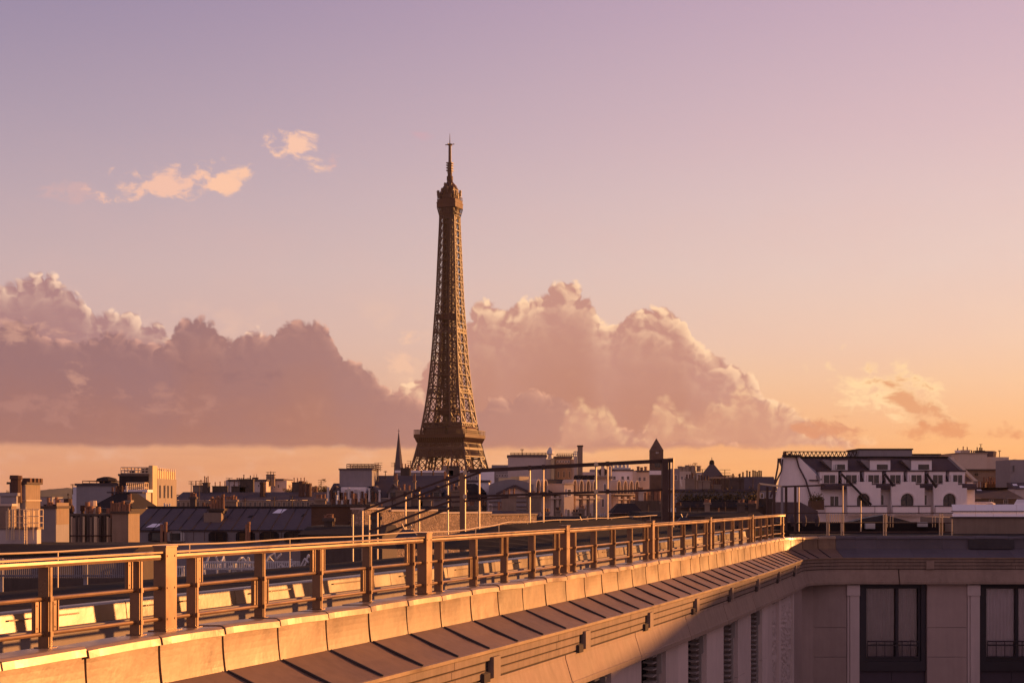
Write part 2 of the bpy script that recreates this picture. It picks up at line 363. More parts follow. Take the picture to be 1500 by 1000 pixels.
# ------------------------------------------------------------------ mesh builder
class MB:
    def __init__(s): s.v = []; s.f = []
    def add(s, vs, fs):
        o = len(s.v); s.v += [tuple(p) for p in vs]; s.f += [tuple(i + o for i in f) for f in fs]; return s
    def hexa(s, p):
        return s.add(p, [(0, 3, 2, 1), (4, 5, 6, 7), (0, 1, 5, 4), (1, 2, 6, 5), (2, 3, 7, 6), (3, 0, 4, 7)])
    def box(s, x0, x1, y0, y1, z0, z1):
        return s.hexa([(x0, y0, z0), (x1, y0, z0), (x1, y1, z0), (x0, y1, z0), (x0, y0, z1), (x1, y0, z1), (x1, y1, z1), (x0, y1, z1)])
    def bar(s, p0, p1, w, h=None, up=(0, 0, 1)):
        p0, p1 = Vector(p0), Vector(p1); d = p1 - p0
        if d.length < 1e-6: return s
        d.normalize(); u = Vector(up)
        if abs(d.dot(u)) > .98: u = Vector((1, 0, 0))
        a = d.cross(u).normalized() * (w / 2); b = a.cross(d).normalized() * ((h or w) / 2)
        return s.hexa([p0 - a - b, p0 + a - b, p0 + a + b, p0 - a + b, p1 - a - b, p1 + a - b, p1 + a + b, p1 - a + b])
    def tube(s, p0, p1, r, n=8, r1=None):
        p0, p1 = Vector(p0), Vector(p1); d = (p1 - p0).normalized(); r1 = r if r1 is None else r1
        u = Vector((0, 0, 1)) if abs(d.z) < .9 else Vector((1, 0, 0))
        a = d.cross(u).normalized(); b = d.cross(a)
        vs = []
        for p, q in ((p0, r), (p1, r1)):
            for i in range(n):
                t = 2 * math.pi * i / n; vs.append(p + (a * math.cos(t) + b * math.sin(t)) * q)
        fs = [(i, (i + 1) % n, n + (i + 1) % n, n + i) for i in range(n)] + [tuple(range(n))[::-1], tuple(range(n, 2 * n))]
        return s.add(vs, fs)
    def path(s, pts, r, n=6):
        for a, b in zip(pts[:-1], pts[1:]): s.tube(a, b, r, n)
        return s
    def lathe(s, prof, c=(0, 0, 0), n=12):
        vs = []
        for r, z in prof:
            for i in range(n):
                t = 2 * math.pi * (i + .5) / n; vs.append((c[0] + r * math.cos(t), c[1] + r * math.sin(t), c[2] + z))
        fs = []
        for k in range(len(prof) - 1):
            for i in range(n):
                j = (i + 1) % n; fs.append((k * n + i, k * n + j, (k + 1) * n + j, (k + 1) * n + i))
        fs += [tuple(range(n))[::-1], tuple(range((len(prof) - 1) * n, len(prof) * n))]
        return s.add(vs, fs)
    def prism(s, poly, y0, y1):
        """poly: (x, z) outline, run from y0 to y1."""
        n = len(poly)
        vs = [(x, y0, z) for x, z in poly] + [(x, y1, z) for x, z in poly]
        return s.add(vs, [tuple(range(n)), tuple(range(n, 2 * n))[::-1]] + [(i, n + i, n + (i + 1) % n, (i + 1) % n) for i in range(n)])
    def frustum(s, a, z0, b, z1):
        """a, b: (x0, x1, y0, y1) rectangles at heights z0, z1."""
        q = lambda r, z: [(r[0], r[2], z), (r[1], r[2], z), (r[1], r[3], z), (r[0], r[3], z)]
        return s.hexa(q(a, z0) + q(b, z1))
    def build(s, name, m, parent=None, smooth_=False, fix=True):
        me = bpy.data.meshes.new(name); me.from_pydata(s.v, [], s.f)
        if fix:
            bm = bmesh.new(); bm.from_mesh(me); bmesh.ops.recalc_face_normals(bm, faces=bm.faces); bm.to_mesh(me); bm.free()
        if smooth_: me.polygons.foreach_set('use_smooth', [True] * len(me.polygons))
        me.materials.append(m)
        o = bpy.data.objects.new(name, me); COL.objects.link(o)
        if parent is not None: o.parent = parent
        return o
def tag(o, label=None, cat=None, group=None, kind=None):
    for k, v in (('label', label), ('category', cat), ('group', group), ('kind', kind)):
        if v: o[k] = v
    return o
def empty(name, loc, label, cat, group=None, rz=0.0):
    o = bpy.data.objects.new(name, None); COL.objects.link(o)
    o.location = loc; o.rotation_euler = (0, 0, rz); o.empty_display_size = .5
    return tag(o, label, cat, group)
def dup(o, parent):
    c = o.copy(); COL.objects.link(c); c.parent = parent; return c
def ux(px, d): return (px - 750.0) / F * d
def hz(py, d): return (HY - py) / F * d

# ------------------------------------------------------------------ the ground
def ground():
    ys = [-200, -60, 0, 60, 150, 300, 450, 600, 800, 1100, 2000, 5000, 12000, 30000]
    def z(y): return GZ if y < 300 else (GZ + (-73.0 - GZ) * min(1.0, (y - 300) / 500.0))
    xs = [-20000, -6000, -2000, -600, -150, 0, 150, 600, 2000, 6000, 20000]
    vs = [(x, y, z(y)) for y in ys for x in xs]; n = len(xs)
    fs = [(j * n + i, j * n + i + 1, (j + 1) * n + i + 1, (j + 1) * n + i) for j in range(len(ys) - 1) for i in range(n - 1)]
    tag(MB().add(vs, fs).build('ground', M['street']), kind='structure')
ground()
def gz_at(y): return GZ if y < 300 else (GZ + (-73.0 - GZ) * min(1.0, (y - 300) / 500.0))

# ------------------------------------------------------------------ the hotel: a path along the zinc parapet, turning into the wing
def line_x(y): return -3.36 + .3496 * (y - 12.3) - .00113 * (y - 12.3) * (y - 26)
YW = 49.68                                   # parapet line of the wing (runs along +X)
RC = 1.35                                    # radius of the rounded inner corner
def make_path():
    pts = []
    y = 4.0
    while y < 55: pts.append(Vector((line_x(y), y))); y += .1
    # round the corner between the last main direction and +X
    out = []
    for p in pts:
        if p.y > YW - 1.9: break
        out.append(p)
    p0 = out[-1]; d0 = (out[-1] - out[-2]).normalized()
    th = math.atan2(d0.y, d0.x)
    # arc turning right to heading 0
    t = (YW - p0.y)
    r = t / (1 - math.cos(th)) if th > 0 else 1
    cen = p0 + Vector((math.sin(th), -math.cos(th))) * r
    k = 24
    for i in range(1, k + 1):
        a = th + (0 - th) * i / k
        out.append(cen + Vector((-math.sin(a), math.cos(a))) * r)
    q = out[-1]; x = q.x + .1
    while x < q.x + 16: out.append(Vector((x, q.y))); x += .1
    return out, q
PTS, CORNER = make_path()
CUM = [0.0]
for a, b in zip(PTS[:-1], PTS[1:]): CUM.append(CUM[-1] + (b - a).length)
import bisect
def at(s):
    i = min(max(bisect.bisect_right(CUM, s) - 1, 0), len(PTS) - 2)
    t = (s - CUM[i]) / (CUM[i + 1] - CUM[i])
    p = PTS[i].lerp(PTS[i + 1], t)
    a = PTS[min(i + 2, len(PTS) - 1)] - PTS[max(i - 1, 0)]
    a.normalize()
    return p, a, Vector((a.y, -a.x))       # point, tangent, outward normal (to the courtyard)
def P3(s, n, z):
    p, t, nn = at(s); q = p + nn * n; return (q.x, q.y, z)
def s_of_y(y):
    for i, p in enumerate(PTS):
        if p.y >= y: return CUM[i]
    return CUM[-1]
def s_of_x(x):                             # on the wing
    for i, p in enumerate(PTS):
        if p.y > YW - .01 and p.x >= x: return CUM[i]
    return CUM[-1]
S_C0 = s_of_y(YW - 1.9); S_C1 = [CUM[i] for i, p in enumerate(PTS) if p.y >= YW - 1e-4][0]; S_END = CUM[-1]
def sweep(mb, prof, s0, s1, step=.6, closed=True):
    """prof: list of (n, z); a closed tube of that section from s0 to s1."""
    k = max(1, int(round((s1 - s0) / step)))
    if s1 > S_C0 - .5 and s0 < S_C1 + .5: k = max(k, int((s1 - s0) / .18))
    m = len(prof); vs = []
    for i in range(k + 1):
        s = s0 + (s1 - s0) * i / k
        p, t, nn = at(s)
        for n, z in prof: vs.append((p.x + nn.x * n, p.y + nn.y * n, z))
    fs = []
    for i in range(k):
        for j in range(m if closed else m - 1):
            a, b = i * m + j, i * m + (j + 1) % m
            fs.append((a, b, b + m, a + m))
    if closed: fs += [tuple(range(m)), tuple(range(k * m, (k + 1) * m))[::-1]]
    mb.add(vs, fs)

ZC, ZP, ZE = -1.15, -1.56, -1.81           # cap, foot of panel, eaves edge
NE = .68                                    # eaves edge out from the parapet line
hotel = empty('hotel_building', (2, 30, GZ), 'stone hotel under the viewer with zinc parapet, sloped eaves and a wing closing the courtyard', 'building')
hotel_inv = Matrix.Translation(Vector((-2, -30, -GZ)))
def hp(mb, name, m, parent=None, **k):      # a part of the hotel given in world coordinates
    o = mb.build(name, m, hotel if parent is None else parent, **k)
    if parent is None: o.matrix_parent_inverse = hotel_inv
    else: o.matrix_parent_inverse = Matrix.Identity(4)
    return o

PITCH = 1.045
s_first = s_of_y(12.30) - 8 * PITCH
joints = []
s = s_first
while s < S_END - .5:
    joints.append(s); s += PITCH if not (S_C0 - .2 < s < S_C1 + .2) else PITCH * .62
rng = random.Random(3)
# parapet caps and panels, each sheet a little out of line with the next
for a, b in zip(joints[:-1], joints[1:]):
    if a < .3: continue
    cap, pan, tray, seam = MB(), MB(), MB(), MB()
    on_w = a > S_C1 - .9; gp = .002 if on_w else .011
    w1, w2, w3 = rng.uniform(-.008, .008), rng.uniform(-.006, .010), rng.uniform(-.01, .01)
    k = 7; prof_n = []
    vs = []; m = 8
    for i in range(k + 1):
        t = i / k; s = a + .004 + (b - a - .008) * t
        sag = math.sin(math.pi * t)
        lip = .038 + .010 * sag + w1 * t + (.010 if t < .06 else 0)
        zt = ZC + w2 * (1 - t) + .006 * math.sin(3.1 * t + w1 * 200)
        prof = [(-.30, zt - .005), (-.02, zt + .004), (.015, zt), (lip, zt - .020), (lip + .012 - .006 * sag, zt - .078), (lip - .022, zt - .083), (.0, zt - .078), (-.30, zt - .09)]
        p, tt, nn = at(s)
        vs += [(p.x + nn.x * n, p.y + nn.y * n, z) for n, z in prof]
    fs = [(i * m + j, i * m + (j + 1) % m, (i + 1) * m + (j + 1) % m, (i + 1) * m + j) for i in range(k) for j in range(m)]
    fs += [tuple(range(m)), tuple(range(k * m, k * m + m))[::-1]]
    cap.add(vs, fs)
    # the panel: slightly concave to the foot, left edge lapped over its neighbour
    vs = []; k = 5; q = 7
    for i in range(k + 1):
        t = i / k; s = a + gp + (b - a - 2 * gp) * t
        p, tt, nn = at(s)
        for j in range(q):
            v = j / (q - 1); z = ZC - .07 + (ZP - ZC + .07) * v
            n = .016 + .026 * v * v + w3 * .6 * math.sin(math.pi * v) * math.sin(math.pi * t) + (0 if on_w else .007 * (1 - t) + w2 * .5 * v)
            vs.append((p.x + nn.x * n, p.y + nn.y * n, z))
        for j in range(q):
            v = 1 - j / (q - 1); z = ZC - .07 + (ZP - ZC + .07) * v
            n = -.012
            vs.append((p.x + nn.x * n, p.y + nn.y * n, z))
    m = 2 * q
    fs = [(i * m + j, i * m + (j + 1) % m, (i + 1) * m + (j + 1) % m, (i + 1) * m + j) for i in range(k) for j in range(m)]
    fs += [tuple(range(m)), tuple(range(k * m, k * m + m))[::-1]]
    pan.add(vs, fs)
    # sloped eaves tray and the standing seam at its far side
    sweep(tray, [(.055, ZP + .012), (.36, (ZP + ZE) / 2 + w3 * .25), (NE - .02, ZE + .012), (NE - .02, ZE - .012), (.055, ZP - .03)], a + gp, b - gp, .35)
    n0, n1 = .075, NE - .012
    p0, p1 = P3(a, n0, ZP + .010), P3(a, n1, ZE + .018)
    seam.bar(p0, p1, .020, .026)
    hp(cap, 'parapet_cap', M['zinc_shaded' if a > S_C1 - .9 else 'zinc_cap'])
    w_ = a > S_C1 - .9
    hp(pan, 'parapet_panel', M['zinc_shaded' if w_ else 'zinc'])
    t_ = hp(tray, 'eaves_panel', M['zinc_shaded' if w_ else 'zinc_tray'])
    if not w_: hp(seam, 'standing_seam', M['zinc_dark'], t_)
core = MB(); sweep(core, [(-.27, ZC - .10), (-.02, ZC - .10), (-.02, ZP - .05), (NE - .06, ZE - .035), (NE - .06, ZE - .07), (-.27, ZE - .07)], .4, S_END, .6)
hp(core, 'parapet_core', M['zinc_dark'])
drip = MB(); sweep(drip, [(NE - .02, ZE + .016), (NE + .006, ZE + .008), (NE + .006, ZE - .030), (NE - .02, ZE - .024)], .4, S_END, .6)
hp(drip, 'drip_edge', M['zinc'])

# cornice: three grooved courses with scuppers, then a flaring band with a lip
HC = .104; fas = MB(); back_ = MB(); block = MB(); scup = MB(); cove = MB()
sj = s_of_y(18.1) ; BLK = 3.95
cuts = []
s = sj - 4 * BLK
while s < S_END + 4: cuts.append(s); s += BLK
zf = ZE - .034
sweep(back_, [(NE - .26, zf), (NE - .055, zf), (NE - .055, zf - 3 * HC - .01), (NE - .26, zf - 3 * HC - .01)], .4, S_END, .6)
for c0, c1 in zip(cuts[:-1], cuts[1:]):
    if c1 < .6: continue
    sc0 = c0 + 1.02; on_wing = c0 > S_C0 - 3
    for k in range(3):
        za = zf - k * HC - .002; zb = zf - (k + 1) * HC + .009
        off = -.006 * k
        pr = [(NE - .05, za), (NE + off - .012, za), (NE + off - .018, za - .012), (NE + off - .018, zb + .008), (NE + off - .024, zb), (NE - .05, zb)]
        off_j = (0, -.07, .05)[k]
        a, b = max(.4, c0 + off_j + .006), min(S_END, c1 + (0, -.07, .05)[k] - .006)
        if a >= b: continue
        if k == 0: sweep(fas, pr, a, b, .5)
        else:
            for a2, b2 in ((a, min(b, sc0)), (max(a, sc0 + (.18 if not on_wing else .0)), b)):
                if b2 - a2 > .05: sweep(fas, pr, a2, b2, .5)
    if sc0 > .6 and sc0 + .5 < S_END and not (S_C0 - 1 < sc0 < S_C1 + .5):
        block, scup = MB(), MB()
        sweep(block, [(NE - .05, zf - .055), (NE + .022, zf - .055), (NE + .022, zf - 3 * HC + .004), (NE - .05, zf - 3 * HC + .004)], sc0 + .185, sc0 + .43, .5)
        sweep(scup, [(NE - .05, zf - 2.1 * HC), (NE + .012, zf - 2.25 * HC), (NE + .012, zf - 3 * HC - .03), (NE - .05, zf - 3 * HC - .03)], sc0 - .12, sc0 + .09, .5)
        hp(block, 'cornice_block', M['cornice_stone'])
        if not on_wing: hp(scup, 'scupper', M['joint'])
    z0 = zf - 3 * HC - .012
    cv = [(NE - .07, z0), (NE - .028, z0), (NE - .026, z0 - .05), (NE + .072, z0 - .365), (NE + .084, z0 - .372), (NE + .086, z0 - .45), (NE - .07, z0 - .455)]
    if min(S_END, c1 + .35) > max(.4, c0 + .35): sweep(cove, cv, max(.4, c0 + .368), min(S_END, c1 + .332), .5)
hp(fas, 'cornice_course', M['cornice_stone']); hp(back_, 'cornice_core', M['joint'])
hp(cove, 'cornice_band', M['cornice_stone'])
Z0 = zf - 3 * HC - .012 - .455            # soffit of the cornice
NB = NE - .06                              # face of the piers
# wall core behind everything
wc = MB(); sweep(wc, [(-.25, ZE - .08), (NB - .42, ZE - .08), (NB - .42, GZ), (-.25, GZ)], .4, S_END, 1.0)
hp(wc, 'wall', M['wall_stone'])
# piers and recesses
zb_ = GZ
BAY = 3.80
def pier(a, b, m, n1=NB, zt=Z0 + .02, zb=zb_, name='pier', joints_at=()):
    mb = MB(); zs = [zt] + list(joints_at) + [zb]
    for z1, z0 in zip(zs[:-1], zs[1:]):
        sweep(mb, [(NB - .43, z1 - .004), (n1, z1 - .004), (n1, z0 + .004), (NB - .43, z0 + .004)], a, b, .5)
    return hp(mb, name, m)
win_s = []
s31 = s_of_y(31.75)
for k in range(-5, 3):
    a = s31 + k * BAY                        # far jamb of the recess = near edge of the pier
    if a < 1: continue
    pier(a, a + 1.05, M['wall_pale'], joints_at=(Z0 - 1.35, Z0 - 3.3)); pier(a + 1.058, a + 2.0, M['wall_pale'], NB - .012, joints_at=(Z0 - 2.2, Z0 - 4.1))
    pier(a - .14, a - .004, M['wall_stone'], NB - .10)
    win_s.append((a - 1.80, a - .14))
# carved panels near the corner
a = s_of_y(39.2)
def relief_panel(s0, s1):
    mb = MB(); nx, nz_ = 26, 60; vs = []
    for j in range(nz_ + 1):
        z = Z0 - .12 - 3.6 * j / nz_
        for i in range(nx + 1):
            s = s0 + (s1 - s0) * i / nx; p, t, nn = at(s)
            u = i / nx
            n = NB - .10 + (.03 * abs(math.sin(u * 9.4)) if j < nz_ * .45 else .0) + .045 * (rng.random() if j >= 3 else .3) * (1.0 if .06 < u < .94 else 0)
            vs.append((p.x + nn.x * n, p.y + nn.y * n, z))
    fs = [(j * (nx + 1) + i, j * (nx + 1) + i + 1, (j + 1) * (nx + 1) + i + 1, (j + 1) * (nx + 1) + i) for j in range(nz_) for i in range(nx)]
    mb.add(vs, fs)
    return hp(mb, 'carved_panel', M['wall_pale'], smooth_=False)
ya = s_of_y(39.3); yb = s_of_y(42.6); yc = s_of_y(46.0)
relief_panel(ya, yb - .45); pier(yb - .44, yb, M['wall_pale'])
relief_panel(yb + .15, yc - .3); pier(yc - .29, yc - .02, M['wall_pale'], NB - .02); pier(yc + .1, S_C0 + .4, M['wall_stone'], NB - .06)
# windows of the long facade: dark opening with a slatted folding shutter at the far jamb
for a, b in win_s:
    if b < 6: continue
    mb = MB(); sweep(mb, [(NB - .42, Z0 - .02), (NB - .30, Z0 - .02), (NB - .30, Z0 - .12), (NB - .42, Z0 - .12)], a, b, .6)
    sweep(mb, [(NB - .42, Z0 - .12), (NB - .30, Z0 - .12), (NB - .30, Z0 - 2.6), (NB - .42, Z0 - 2.6)], a, a + .1, .6)
    sweep(mb, [(NB - .42, Z0 - .12), (NB - .30, Z0 - .12), (NB - .30, Z0 - 2.6), (NB - .42, Z0 - 2.6)], b - .1, b, .6)
    w = hp(mb, 'window', M['frame_dark'])
    g = MB(); sweep(g, [(NB - .38, Z0 - .12), (NB - .35, Z0 - .12), (NB - .35, Z0 - 2.6), (NB - .38, Z0 - 2.6)], a + .1, b - .1, .6)
    hp(g, 'pane', M['pane'], w)
    g = MB(); z = Z0 - .10
    while z > Z0 - 3.4:
        q0, q1 = P3(b - .30, NB - .28, z), P3(b - .30, NB - .10, z - .02)
        g.bar(q0, q1, .30, .03); z -= .115
    hp(g, 'shutter_slat', M['slat'], w)
    g = MB(); sweep(g, [(NB - .11, Z0 - .05), (NB - .02, Z0 - .10), (NB - .02, Z0 - .42), (NB - .06, Z0 - .46), (NB - .06, Z0 - 3.4), (NB - .11, Z0 - 3.4)], b - .13, b - .06, .6)
    hp(g, 'shutter_rail', M['slat'], w)

# the wing: stone panels, pilasters and curtained windows
YF = YW - NB                                # world y of the wing's piers
def wbox(mb, x0, x1, d0, d1, z0, z1):       # d: metres out of the wall core towards the courtyard
    mb.box(x0, x1, YF + .43 - d1, YF + .43 - d0, z0, z1)
xs_w = [10.88, 14.64, 18.40]
x_prev = 9.15
for i, xw in enumerate(xs_w + [22.2]):
    x0, x1 = x_prev + .01, xw - .42
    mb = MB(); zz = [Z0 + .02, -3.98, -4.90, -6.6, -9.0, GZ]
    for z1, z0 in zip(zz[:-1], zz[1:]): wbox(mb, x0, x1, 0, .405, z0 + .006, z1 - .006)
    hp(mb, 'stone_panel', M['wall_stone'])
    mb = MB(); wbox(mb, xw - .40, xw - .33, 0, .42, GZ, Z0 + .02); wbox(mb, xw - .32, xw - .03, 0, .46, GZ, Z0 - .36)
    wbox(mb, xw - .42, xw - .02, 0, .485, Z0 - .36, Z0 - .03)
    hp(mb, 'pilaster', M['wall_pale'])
    if i == len(xs_w): break
    x0, x1 = xw, xw + 2.09; zs_ = -5.05
    mb = MB()
    wbox(mb, x0, x0 + .17, .02, .30, zs_ - .3, Z0); wbox(mb, x1 - .15, x1, .02, .30, zs_ - .3, Z0)
    wbox(mb, x0 + .17, x1 - .15, .02, .30, Z0 - .06, Z0); wbox(mb, x0 + .17, x1 - .15, .02, .30, zs_ - .3, zs_)
    wbox(mb, x0 + .17, x0 + .24, .03, .22, zs_, Z0 - .06); wbox(mb, x1 - .22, x1 - .15, .03, .22, zs_, Z0 - .06)
    wbox(mb, x0 + .24, x1 - .22, .03, .22, Z0 - .15, Z0 - .06); wbox(mb, x0 + .24, x1 - .22, .03, .22, zs_, zs_ + .11)
    wbox(mb, x0 + 1.16, x0 + 1.25, .03, .22, zs_ + .11, Z0 - .15)
    w = hp(mb, 'window', M['frame_dark'])
    g = MB(); wbox(g, x0 + .24, x0 + 1.16, .10, .112, zs_ + .11, Z0 - .15); wbox(g, x0 + 1.25, x1 - .22, .10, .112, zs_ + .11, Z0 - .15)
    hp(g, 'pane', M['clear_glass'], w)
    # curtain folds hang behind the glass
    for (ca, cb, amp) in (((.26, 1.14, .02), (1.22, 1.86, .035)), ((.26, 1.50, .045), (1.62, 1.86, .02)), ((.26, 1.1, .04), (1.3, 1.86, .03)))[i]:
        c = MB(); n = 60; vs = []
        for q in range(n + 1):
            u = q / n; x = x0 + ca + (cb - ca) * u
            y = YF + .43 - .05 + amp * math.sin(u * (cb - ca) * 62 + 1.3 * math.sin(u * 9)) * .55
            vs += [(x, y, zs_ + .12), (x, y, Z0 - .12)]
        c.add(vs, [(2 * q, 2 * q + 2, 2 * q + 3, 2 * q + 1) for q in range(n)])
        hp(c, 'curtain', M['curtain_pale' if i else 'curtain'], w, smooth_=True)
    rl = MB()
    for z in (zs_ + .62, zs_ + .50, zs_ + .14): wbox(rl, x0 + .26, x1 - .24, .245, .275, z - .018, z + .018)
    k = x0 + .26
    while k < x1 - .24: wbox(rl, k, k + .022, .252, .270, zs_ + .15, zs_ + .6); k += .27
    hp(rl, 'guard_rail', M['frame_dark'], w)
    sp2 = MB(); wbox(sp2, x0 + .02, x0 + 1.02, 0.0, .20, zs_ - 2.2, zs_ - .305); wbox(sp2, x0 + 1.04, x1 - .02, 0, .20, zs_ - 2.2, zs_ - .305); wbox(sp2, x0, x1, 0, .17, GZ, zs_ - .3)
    hp(sp2, 'spandrel', M['spandrel'])
    x_prev = x1

# roof terrace behind the parapet: walkway, inner step and deck
NI = -1.2
S_R = S_C0 + .6
fl = MB(); sweep(fl, [(-.30, -1.72), (-.30, -1.80), (NI, -1.80), (NI, -1.72)], .4, S_R, .8); hp(fl, 'walkway', M['concrete'])
iw = MB(); sweep(iw, [(NI, -1.72), (NI, -1.17), (NI + .035, -1.165), (NI + .035, -1.135), (NI - .05, -1.13), (NI - .3, -1.13), (NI - .3, -1.80), (NI, -1.80)], .4, S_R, .8); hp(iw, 'inner_step', M['concrete'])
ip = MB()
js = joints[0] + .4
while js + 2.1 < S_R:
    if js > .5: sweep(ip, [(NI - .022, -1.128), (NI - .030 - .022 * rng.random(), -.975), (NI - .065, -.96), (NI - .16, -.957), (NI - .16, -1.128)], js + .006, js + 2.07, .7)
    if js > .5: sweep(ip, [(NI - .012, -1.02), (NI - .012, -1.032), (NI - .05, -1.032), (NI - .05, -1.02)], js + .3, js + 1.3, .7)
    if ip.v: hp(ip, 'inner_flashing', M['zinc_shiny'])
    ip = MB(); js += 2.08
dk = MB(); sweep(dk, [(NI - .14, -.972), (-3.15, -.95), (-3.15, -1.9), (NI - .14, -1.9)], .4, S_R + 1.5, .8); hp(dk, 'roof_deck', M['roof_felt'])
# mass of the hotel below the deck
ms = MB(); sweep(ms, [(-.31, -1.81), (-3.1, -1.81), (-3.1, GZ), (-.31, GZ)], .4, S_R + 1.5, 2.0); hp(ms, 'rear_wall', M['wall_stone'])
# low hipped roof farther along, with a lightning conductor along its ridge
hr = MB(); sa, sb = s_of_y(29.0), S_C0 - 1.0
for (e0, e1) in ((sa, sb),):
    k = 24; vs = []
    for i in range(k + 1):
        s = e0 + (e1 - e0) * i / k
        t = min(1.0, (s - e0) / 4.0, (e1 - s) / 2.0)
        vs += [P3(s, NI - .6, -.95), P3(s, -4.0, -.95 + .43 * t), P3(s, -6.4, -.95)]
    hr.add(vs, [(3 * i + j, 3 * i + j + 1, 3 * i + j + 4, 3 * i + j + 3) for i in range(k) for j in range(2)])
hp(hr, 'low_roof', M['roof_felt'])
lc = MB(); pts = []
for i in range(60):
    s = 6 + (S_C0 - 6) * i / 59; u = min(1, max(0, (s - s_of_y(28)) / 5)); base = -.553 + .07 * u + .008 * math.sin(i * 1.1)
    pts.append(P3(s, -3.1 - .8 * u, base))
lc.path(pts, .011, 6)
for i in range(2, 60, 4): lc.tube((pts[i][0], pts[i][1], -1.0), pts[i], .008, 5)
hp(lc, 'lightning_conductor', M['galvanised'])

# unseen block, added and shaped to cast shadow over the courtyard's far end
SHADE = MB()
q = [(21.3, 41.3), (25.6, 26), (38, 30), (38, 60), (26.6, 60)]
SHADE.add([(x, y, GZ) for x, y in q] + [(x, y, .6) for x, y in q], [(0, 1, 2, 3, 4), (5, 6, 7, 8, 9)] + [(i, (i + 1) % 5, 5 + (i + 1) % 5, 5 + i) for i in range(5)])
hp(SHADE, 'unseen_shade_block', M['wall_stone'])

# ------------------------------------------------------------------ the railing on the parapet
NR = -.20
rail = empty('terrace_railing', (0, 13, -1.15), 'bronze fretwork railing of square posts and tubes running along the zinc parapet', 'railing')
rinv = Matrix.Translation(Vector((0, -13, 1.15)))
def rp(mb, name, m=None):
    o = mb.build(name, m or M['bronze'], rail); o.matrix_parent_inverse = rinv; return o
def rbox(mb, s, n, wt, wn, z0, z1):
    """A box wt long along the rail and wn deep, centred at (s, n)."""
    p, t, nn = at(s); c = p + nn * n
    q = [c - t * wt / 2 - nn * wn / 2, c + t * wt / 2 - nn * wn / 2, c + t * wt / 2 + nn * wn / 2, c - t * wt / 2 + nn * wn / 2]
    mb.hexa([(a.x, a.y, z0) for a in q] + [(a.x, a.y, z1) for a in q])
ZT, ZM, ZB, ZR0 = -.447, -.765, -1.035, -1.165
def s_of_px(px):                            # where the railing line is crossed by a bearing taken from the photograph
    lo, hi = 6.0, S_C1
    for _ in range(40):
        mid = (lo + hi) / 2; x, y, z = P3(mid, NR, 0)
        if 750 + F * x / y < px: lo = mid
        else: hi = mid
    return lo
posts = [s_of_px(p) for p in (242, 622, 827, 953, 1038, 1100)]
posts = [posts[0] - 2 * (posts[1] - posts[0]), posts[0] - (posts[1] - posts[0])] + posts
S_RAIL_END = s_of_px(1149)
SPAN = 6.0
posts.append(S_RAIL_END + .3)
for i, s in enumerate(posts):
    if s < .8: continue
    if s < S_RAIL_END - .2:
        mb = MB(); rbox(mb, s, NR, .175, .125, ZR0, ZT + .035); rbox(mb, s, NR, .19, .14, ZT + .035, ZT + .05); rbox(mb, s, NR, .26, .19, ZC + .003, ZC + .016)
        for ds in (-.06, .06):
            for z in (ZT - .04, ZM, ZB): rbox(mb, s + ds, NR + .065, .018, .006, z - .009, z + .009)
        rp(mb, 'main_post')
    s1 = posts[i + 1] if i + 1 < len(posts) else s + SPAN
    e = min(s1 - .09, S_RAIL_END)
    if e - (s + .09) < .3: break
    # top rail: flat handrail over a round bar
    mb = MB(); sweep(mb, [(NR - .045, ZT), (NR + .045, ZT), (NR + .045, ZT - .016), (NR - .045, ZT - .016)], s + .09, e, .6); rp(mb, 'handrail')
    mb = MB(); sweep(mb, [(NR - .028, ZT - .030), (NR + .030, ZT - .030), (NR + .034, ZT - .050), (NR + .030, ZT - .072), (NR - .028, ZT - .072)], s + .09, e, .6); rp(mb, 'under_rail')
    for z in (ZM, ZB):
        mb = MB(); q = 8
        sweep(mb, [(NR + .018 * math.cos(2 * math.pi * j / q), z + .018 * math.sin(2 * math.pi * j / q)) for j in range(q)], s + .09, e, .6); rp(mb, 'rail_bar')
    fl_ = .45; step = (s1 - s - 2 * fl_) / 4
    for k in range(5):
        sv = s + fl_ + step * k
        if sv > S_RAIL_END + .02: break
        mb = MB(); rbox(mb, sv, NR, .050, .095, ZR0, ZT - .074); rbox(mb, sv + .004, NR + .05, .026, .008, ZR0, ZT - .074); rbox(mb, sv, NR, .09, .15, ZC + .003, ZC + .012)
        for z in (ZM, ZB): rbox(mb, sv, NR + .055, .036, .016, z - .02, z + .02)
        rp(mb, 'baluster')
        up = (k % 2 == 0)
        z0, z1 = (ZM + .018, ZT - .073) if up else (ZB + .018, ZM - .018)
        for sg in (-1, 1):
            if k == 0 and sg < 0 or k == 4 and sg > 0: continue
            c = sv + sg * .112
            if c > S_RAIL_END: continue
            mb = MB(); rbox(mb, c, NR, .085, .022, z0, z1); rbox(mb, c - .028, NR + .014, .012, .010, z0, z1); rbox(mb, c + .030, NR + .014, .012, .010, z0, z1); 
            for z in (z0 + .03, z1 - .03): rbox(mb, c, NR + .013, .014, .006, z - .007, z + .007)
            rp(mb, 'fret_plate')

